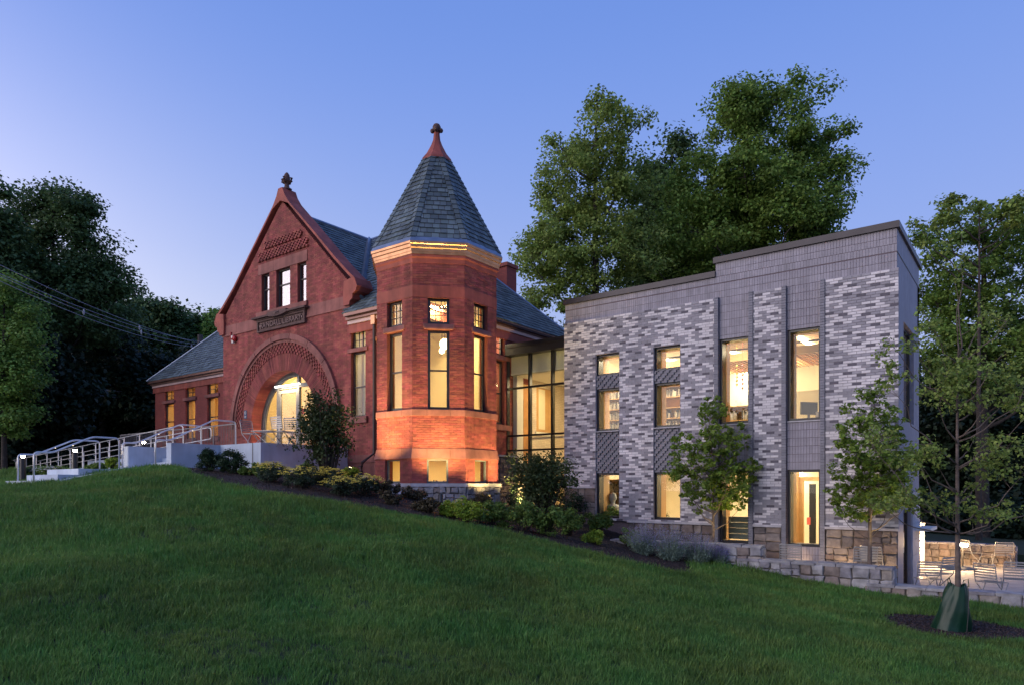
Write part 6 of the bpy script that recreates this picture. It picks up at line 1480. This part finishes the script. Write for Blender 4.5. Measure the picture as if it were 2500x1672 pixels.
# far woods as one mass
r = np.random.default_rng(99); n = 60000
ang = r.uniform(-.95, 1.0, n); d = r.uniform(62, 85, n); h = r.uniform(0, 1, n); X = C_ * ang * d - S_ * d; Y = S_ * ang * d + C_ * d
Zt = 9.5 + 2.5 * np.sin(ang * 11) + 1.5 * np.sin(ang * 29 + 1) - 6 * np.clip(-ang - .9, 0, 1) + 1.5 * (ang < -.4); Zt = np.where(np.abs(ang + .14) < .35, 5.5, Zt)
P = np.stack([X, Y, h * Zt], -1); P += r.normal(0, .6, P.shape)
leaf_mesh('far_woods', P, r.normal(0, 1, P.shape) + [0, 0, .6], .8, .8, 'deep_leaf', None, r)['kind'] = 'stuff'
# young planted trees
b = (xy(1741, 17.75), 17.75, -2.25); D = proj((b[0], b[1], 0))[2]
tree('young_maple', 'young maple in front of the left tall window, lit yellow-green from below', 'tree', b, 3.2, .045, [B(1735, 1000, D, b, 50, 55), B(1695, 1085, D, b, 72, 55), B(1775, 1075, D, b, 66, 60), B(1668, 1145, D, b, 52, 42), B(1745, 1175, D, b, 105, 78), B(1808, 1160, D, b, 50, 65), B(1640, 1160, D, b, 28, 14), B(1780, 1225, D, b, 55, 24), B(1825, 1060, D, b, 16, 28)], 340, 26, .14, .085, 'young_leaf', 'young_bark', seed=11, flat=.65, nlimb=14, edge=2.2, twig=.004, limb_r=.35, start=.28, group='young planted maples')
b2 = (xy(2123, 17.6), 17.6, -2.25); D2 = proj((b2[0], b2[1], 0))[2]
tree('young_maple', 'young maple before the right brick field, behind the foreground branches', 'tree', b2, 3.4, .05, [B(2120, 960, D2, b2, 42, 50), B(2080, 1040, D2, b2, 55, 60), B(2150, 1040, D2, b2, 55, 60), B(2070, 1130, D2, b2, 60, 55), B(2150, 1130, D2, b2, 80, 65), B(2195, 1100, D2, b2, 45, 70), B(2120, 1210, D2, b2, 100, 60), B(2190, 1200, D2, b2, 55, 50), B(2040, 1200, D2, b2, 30, 20)], 360, 24, .14, .085, 'young_leaf', 'young_bark', seed=12, flat=.65, nlimb=16, edge=2.2, twig=.004, limb_r=.35, start=.3, group='young planted maples')
bt = (TREE[0], TREE[1], gz0(*TREE)); DT = 11.3
tree('foreground_tree', 'slim foreground tree with sparse spreading branches and a green watering bag', 'tree', bt, 4.6, .046, [B(2340, 620, DT, bt, 35, 70), B(2260, 800, DT, bt, 50, 60), B(2430, 780, DT, bt, 55, 60), B(2180, 900, DT, bt, 50, 90), B(2330, 930, DT, bt, 90, 100), B(2470, 950, DT, bt, 70, 110), B(2140, 1060, DT, bt, 45, 50), B(2260, 1110, DT, bt, 80, 70), B(2430, 1130, DT, bt, 90, 80), B(2200, 1220, DT, bt, 90, 35), B(2440, 1250, DT, bt, 90, 30), B(2540, 1200, DT, bt, 40, 60), B(2330, 1230, DT, bt, 60, 40)], 400, 17, .15, .060, 'ash_leaf', 'young_bark', seed=14, flat=.6, nlimb=34, edge=1.6, twig=.0035, limb_r=.36, start=.36, tilt=.7)
# lights in the young trees (spotlight at the trunk foot)
for (bb, lab) in ((b, 'ground spotlight at the foot of the left young maple'), (b2, 'ground spotlight at the foot of the right young maple')):
    spot(bb[0] + .30, bb[1] - .25, -2.22, (bb[0] + .25, bb[1] - .05, bb[2] + 2.2), 140, lab, 30)
# watering bag
R = empty('watering_bag', (bt[0], bt[1], bt[2] + .02), 'glossy dark green watering bag zipped round the foot of the foreground tree', 'watering bag')
V, Q = [], []; nk, nz_ = 72, 34
for j in range(nz_ + 1):
    t = j / nz_; z = .80 * t
    for i in range(nk):
        a = 2 * math.pi * i / nk; rr = .185 * (1 - t) ** .8 + .115; fold = .020 * math.sin(3 * a + 5.5 * t) * (1 - .3 * t) + .004 * math.sin(11 * a - 4 * t + 1) + .010 * math.sin(2 * a + 9 * t)
        rx = rr + fold; V.append((rx * math.cos(a) * .98 - .12 * (1 - t) ** 1.3, rx * math.sin(a) * .8, z + .03 * math.sin(2 * a + 1) * t))
for j in range(nz_):
    for i in range(nk): Q.append((j * nk + i, j * nk + (i + 1) % nk, (j + 1) * nk + (i + 1) % nk, (j + 1) * nk + i))
o = bpy.data.objects.new('bag', fast_mesh('bag', V, Q, 'water_bag', True)); link(o, R)
m = MB(); m.tube([(.19 - .12 * (1 - t) ** 1.3 + (.185 * (1 - t) ** .8 + .115) * .62 - .12, -(.185 * (1 - t) ** .8 + .115) * .66, .78 * t + .02) for t in [i / 14 for i in range(15)]], .007, 5); m.build('zip', 'dark_metal', R)
for s in (-1, 1):
    m = MB(); m.tube([(s * .10 - .03, -.08, .78), (s * .11 - .02, -.09, .88), (s * .13 + .02, -.08, .91), (s * .12 + .04, -.07, .78)], .008, 5); m.build('strap_loop', 'water_bag', R)
# =================================================================== shrubs and perennials
def shrub(name, label, cat, u, v, w_px, h_px, lm, n=40, per=60, size=.05, stems=8, group=None, seed=1, top_lm=None, d=None, flat=.8, airy=.0, bm='bark', spray=False):
    p = gp(u, v) if d is None else Vector((*gd(u, v, d).xy, gz0(*gd(u, v, d).xy))); D = proj(p)[2]; w = w_px * D / FPX / 2; h = h_px * D / FPX
    r = np.random.default_rng(seed); root = empty(name, tuple(p), label, cat, group)
    bl = [(0, 0, h * (.62 if airy else .55), w * .85, w * .75, h * (.36 if airy else .45))] + [(w * r.uniform(-.6, .6), w * r.uniform(-.4, .4), h * r.uniform(.45, .75), w * .4, w * .4, h * .3) for _ in range(4)]
    C = blob_clumps(bl, n, r, 2.2); C[:, 2] = np.maximum(C[:, 2], .06); rad = np.full(n, (w + h) / 2 * (.22 if not airy else airy)) * r.uniform(.7, 1.3, n)
    m = MB()
    for i in range(n):
        c = Vector(C[i]); a = Vector((c.x * .18, c.y * .18, -.03)); mid = a.lerp(c, .5) + Vector((-c.x * .12, -c.y * .12, 0)) + Vector(r.normal(0, .03 * h, 3))
        if i % max(1, n // (stems * 3)) == 0 or n < 45: m.tube([a, mid, c], [.012 * h + .003, .007 * h + .002, .002], 4, cap=False)
    m.build('stems', bm, root)
    P, N = leaf_cloud(C, rad, per, size, r, flat, .7); P[:, 2] = np.maximum(P[:, 2], .01)
    leaf_mesh('foliage', P, N, size, .6, lm, root, r)
    if top_lm:
        k = 420; a = r.uniform(0, 6.28, k); q = np.sqrt(r.random(k)); P = np.stack([q * np.cos(a) * w, q * np.sin(a) * w * .8, h * (1.0 - .3 * q ** 2) + r.normal(0, .03, k)], -1)
        # flat flower heads: small rosettes
        P = np.repeat(P[:120], 12, 0) + r.normal(0, 1, (1440, 3)) * [.028, .028, .005]; leaf_mesh('flower_heads', P, np.tile([0, -.25, 1.], (1440, 1)) + r.normal(0, .25, (1440, 3)), .028, .9, top_lm, root, r)
    return root
shrub('serviceberry_shrub', 'tall many-stemmed shrub standing before the terrace and the arch', 'shrub', 800, 1172, 165, 238, 'shrub_leaf', n=120, per=60, size=.085, stems=16, seed=2, d=18.6, flat=.9, airy=.17)
shrub('serviceberry_shrub', 'tall dark shrub glowing from behind before the glass link', 'shrub', 1330, 1238, 200, 205, 'shrub_leaf', n=120, per=60, size=.085, stems=16, seed=3, d=18.8, flat=.9, airy=.17)
shrub('box_shrub', 'left of the two dark rounded box shrubs against the terrace wall', 'shrub', 510, 1154, 72, 56, 'box_leaf', n=60, per=110, size=.045, group='box shrubs', seed=4)
shrub('box_shrub', 'right of the two dark rounded box shrubs against the terrace wall', 'shrub', 566, 1158, 84, 60, 'box_leaf', n=60, per=110, size=.045, group='box shrubs', seed=5)
spec = [
 ('yarrow_plant', 'yellow yarrow clump, first from the terrace corner', 660, 1180, 90, 42, 'yarrow_leaf', 'yarrow'), ('yarrow_plant', 'yellow yarrow clump, second from the terrace corner', 735, 1192, 100, 42, 'yarrow_leaf', 'yarrow'),
 ('yarrow_plant', 'yellow yarrow clump below the tall shrub', 800, 1190, 90, 40, 'yarrow_leaf', 'yarrow'), ('yarrow_plant', 'yellow yarrow clump nearest the lawn', 830, 1212, 90, 40, 'yarrow_leaf', 'yarrow'), ('yarrow_plant', 'yellow yarrow clump nearest the tower', 890, 1212, 95, 44, 'yarrow_leaf', 'yarrow'),
 ('lady_mantle', 'pale green leafy mound at the terrace wall beside the box shrub', 600, 1162, 50, 26, 'fern_leaf', None), ('lady_mantle', 'pale green leafy plant at the corner of the terrace wall', 640, 1166, 55, 40, 'fern_leaf', None), ('lady_mantle', 'green leafy mound left of the tall shrub', 745, 1168, 55, 38, 'fern_leaf', None),
 ('golden_shrub', 'yellow-green mound beside the tall shrub below the downspout', 858, 1172, 56, 40, 'lime_leaf', None),
 ('barberry_shrub', 'dark low shrub in front of the tower, nearest the uplight', 945, 1212, 70, 44, 'bronze_leaf', None), ('barberry_shrub', 'dark low shrub in front of the tower, at the kerb', 1010, 1222, 80, 36, 'bronze_leaf', None), ('barberry_shrub', 'dark low shrub below the middle tower window', 1085, 1226, 70, 50, 'bronze_leaf', None), ('barberry_shrub', 'dark low shrub in the middle of the bed', 955, 1234, 70, 40, 'bronze_leaf', None), ('barberry_shrub', 'dark low shrub left of the bright lime ferns', 1040, 1252, 90, 40, 'bronze_leaf', None), ('barberry_shrub', 'dark low shrub right of the tower foundation', 1165, 1250, 70, 40, 'bronze_leaf', None),
 ('lime_fern', 'bright lime feathery plant, left of the pair in the bed', 1092, 1262, 60, 34, 'lime_leaf', None), ('lime_fern', 'bright lime feathery plant, right of the pair in the bed', 1140, 1278, 84, 54, 'lime_leaf', None),
 ('oakleaf_plant', 'light green leafy plant right of the lime ferns', 1200, 1284, 90, 52, 'fern_leaf', None), ('oakleaf_plant', 'light green leafy plant below the glass link', 1268, 1298, 110, 60, 'fern_leaf', None), ('oakleaf_plant', 'light green leafy plant at the lawn edge below the link shrub', 1335, 1310, 100, 58, 'fern_leaf', None), ('oakleaf_plant', 'light green leafy plant right of the link shrub', 1390, 1310, 80, 56, 'fern_leaf', None),
 ('dark_laurel', 'black-green mound under the tall link shrub', 1280, 1262, 120, 60, 'box_leaf', None), ('dark_laurel', 'black-green mound left of the lower left window', 1390, 1272, 110, 66, 'box_leaf', None),
 ('hosta_plant', 'green leafy plant below the lower left window', 1455, 1304, 80, 48, 'fern_leaf', None), ('hosta_plant', 'small bright green plant at the lawn edge before the stone wall', 1450, 1330, 56, 30, 'lime_leaf', None), ('hosta_plant', 'green plant between the two lower square windows', 1520, 1296, 90, 50, 'fern_leaf', None), ('hosta_plant', 'green plant at the left end of the upper stone wall', 1540, 1338, 60, 40, 'fern_leaf', None), ('hosta_plant', 'dark green plant behind the upper stone wall', 1590, 1290, 80, 44, 'box_leaf', None),
 ('lit_golden_shrub', 'yellow-lit rounded shrub beside the lower steps and ramp rails', 275, 1142, 36, 40, 'lime_leaf', None),
 ('low_flowers', 'pale flowers at the foot of the ramp rail beside the bollard', 120, 1158, 80, 22, 'fern_leaf', 'flower_pale'), ('low_flowers', 'bright green low plants beside the lower steps', 175, 1152, 60, 16, 'lime_leaf', None), ('low_flowers', 'brownish low plants right behind the lower steps', 235, 1146, 70, 22, 'fern_leaf', None), ('low_flowers', 'low plants between the far left bollard and the ramp', 75, 1160, 50, 26, 'box_leaf', None)]
for i, (nm, lab, u, v, w, h, lm, tl) in enumerate(spec):
    D = None
    if u < 300: D = 22.5
    if u > 1050 or tl: w, h = w * 1.22, h * 1.22
    shrub(nm, lab, 'plant', u, v, w, h, lm, n=34, per=70, size=.055 if lm != 'fern_leaf' else .075, seed=100 + i, top_lm=tl, d=D, stems=6, group=nm.replace('_', ' ') + 's')
# russian sage: upright grey-green sprays with a violet haze
def sage(u, v, w_px, h_px, seed, label):
    p = gp(u, v); D = proj(p)[2]; w = w_px * D / FPX / 2; h = h_px * D / FPX; r = np.random.default_rng(seed); root = empty('russian_sage', tuple(p), label, 'plant', 'sage plants before the stone wall')
    m = MB(); LP, LN, FP = [], [], []
    for i in range(150):
        a = r.uniform(0, 6.28); q = r.uniform(.1, 1); tip = Vector((math.cos(a) * w * q, math.sin(a) * w * .6 * q, h * r.uniform(.65, 1.05) * (1.05 - .3 * q))); b0 = Vector((tip.x * .2, tip.y * .2, 0)); mid = b0.lerp(tip, .55) + Vector((0, 0, .08 * h))
        m.tube([b0, mid, tip], [.004, .003, .0012], 3, cap=False)
        for s in np.linspace(.1, .6, 22): LP.append(tuple(b0.lerp(tip, s) + Vector(r.normal(0, .03, 3)))); LN.append(r.normal(0, 1, 3))
        for s in np.linspace(.55, 1.0, 18): FP.append(tuple(b0.lerp(tip, s) + Vector(r.normal(0, .014, 3)) + Vector((0, 0, .02))))
    m.build('stems', 'sage_leaf', root); leaf_mesh('foliage', np.array(LP), np.array(LN), .05, .35, 'sage_leaf', root, r); leaf_mesh('flower_spikes', np.array(FP), r.normal(0, 1, (len(FP), 3)), .018, .7, 'sage_flower', root, r)
sage(1570, 1356, 130, 84, 1, 'grey-violet sage at the left end of the upper stone wall'); sage(1635, 1370, 160, 92, 2, 'grey-violet sage in the middle before the upper stone wall'); sage(1705, 1378, 130, 84, 3, 'grey-violet sage before the right part of the upper stone wall'); sage(1755, 1378, 60, 50, 4, 'small grey sage tuft at the joint of the stone walls')
print('TRIS', TRI[0], 'objects', len(SC.objects))
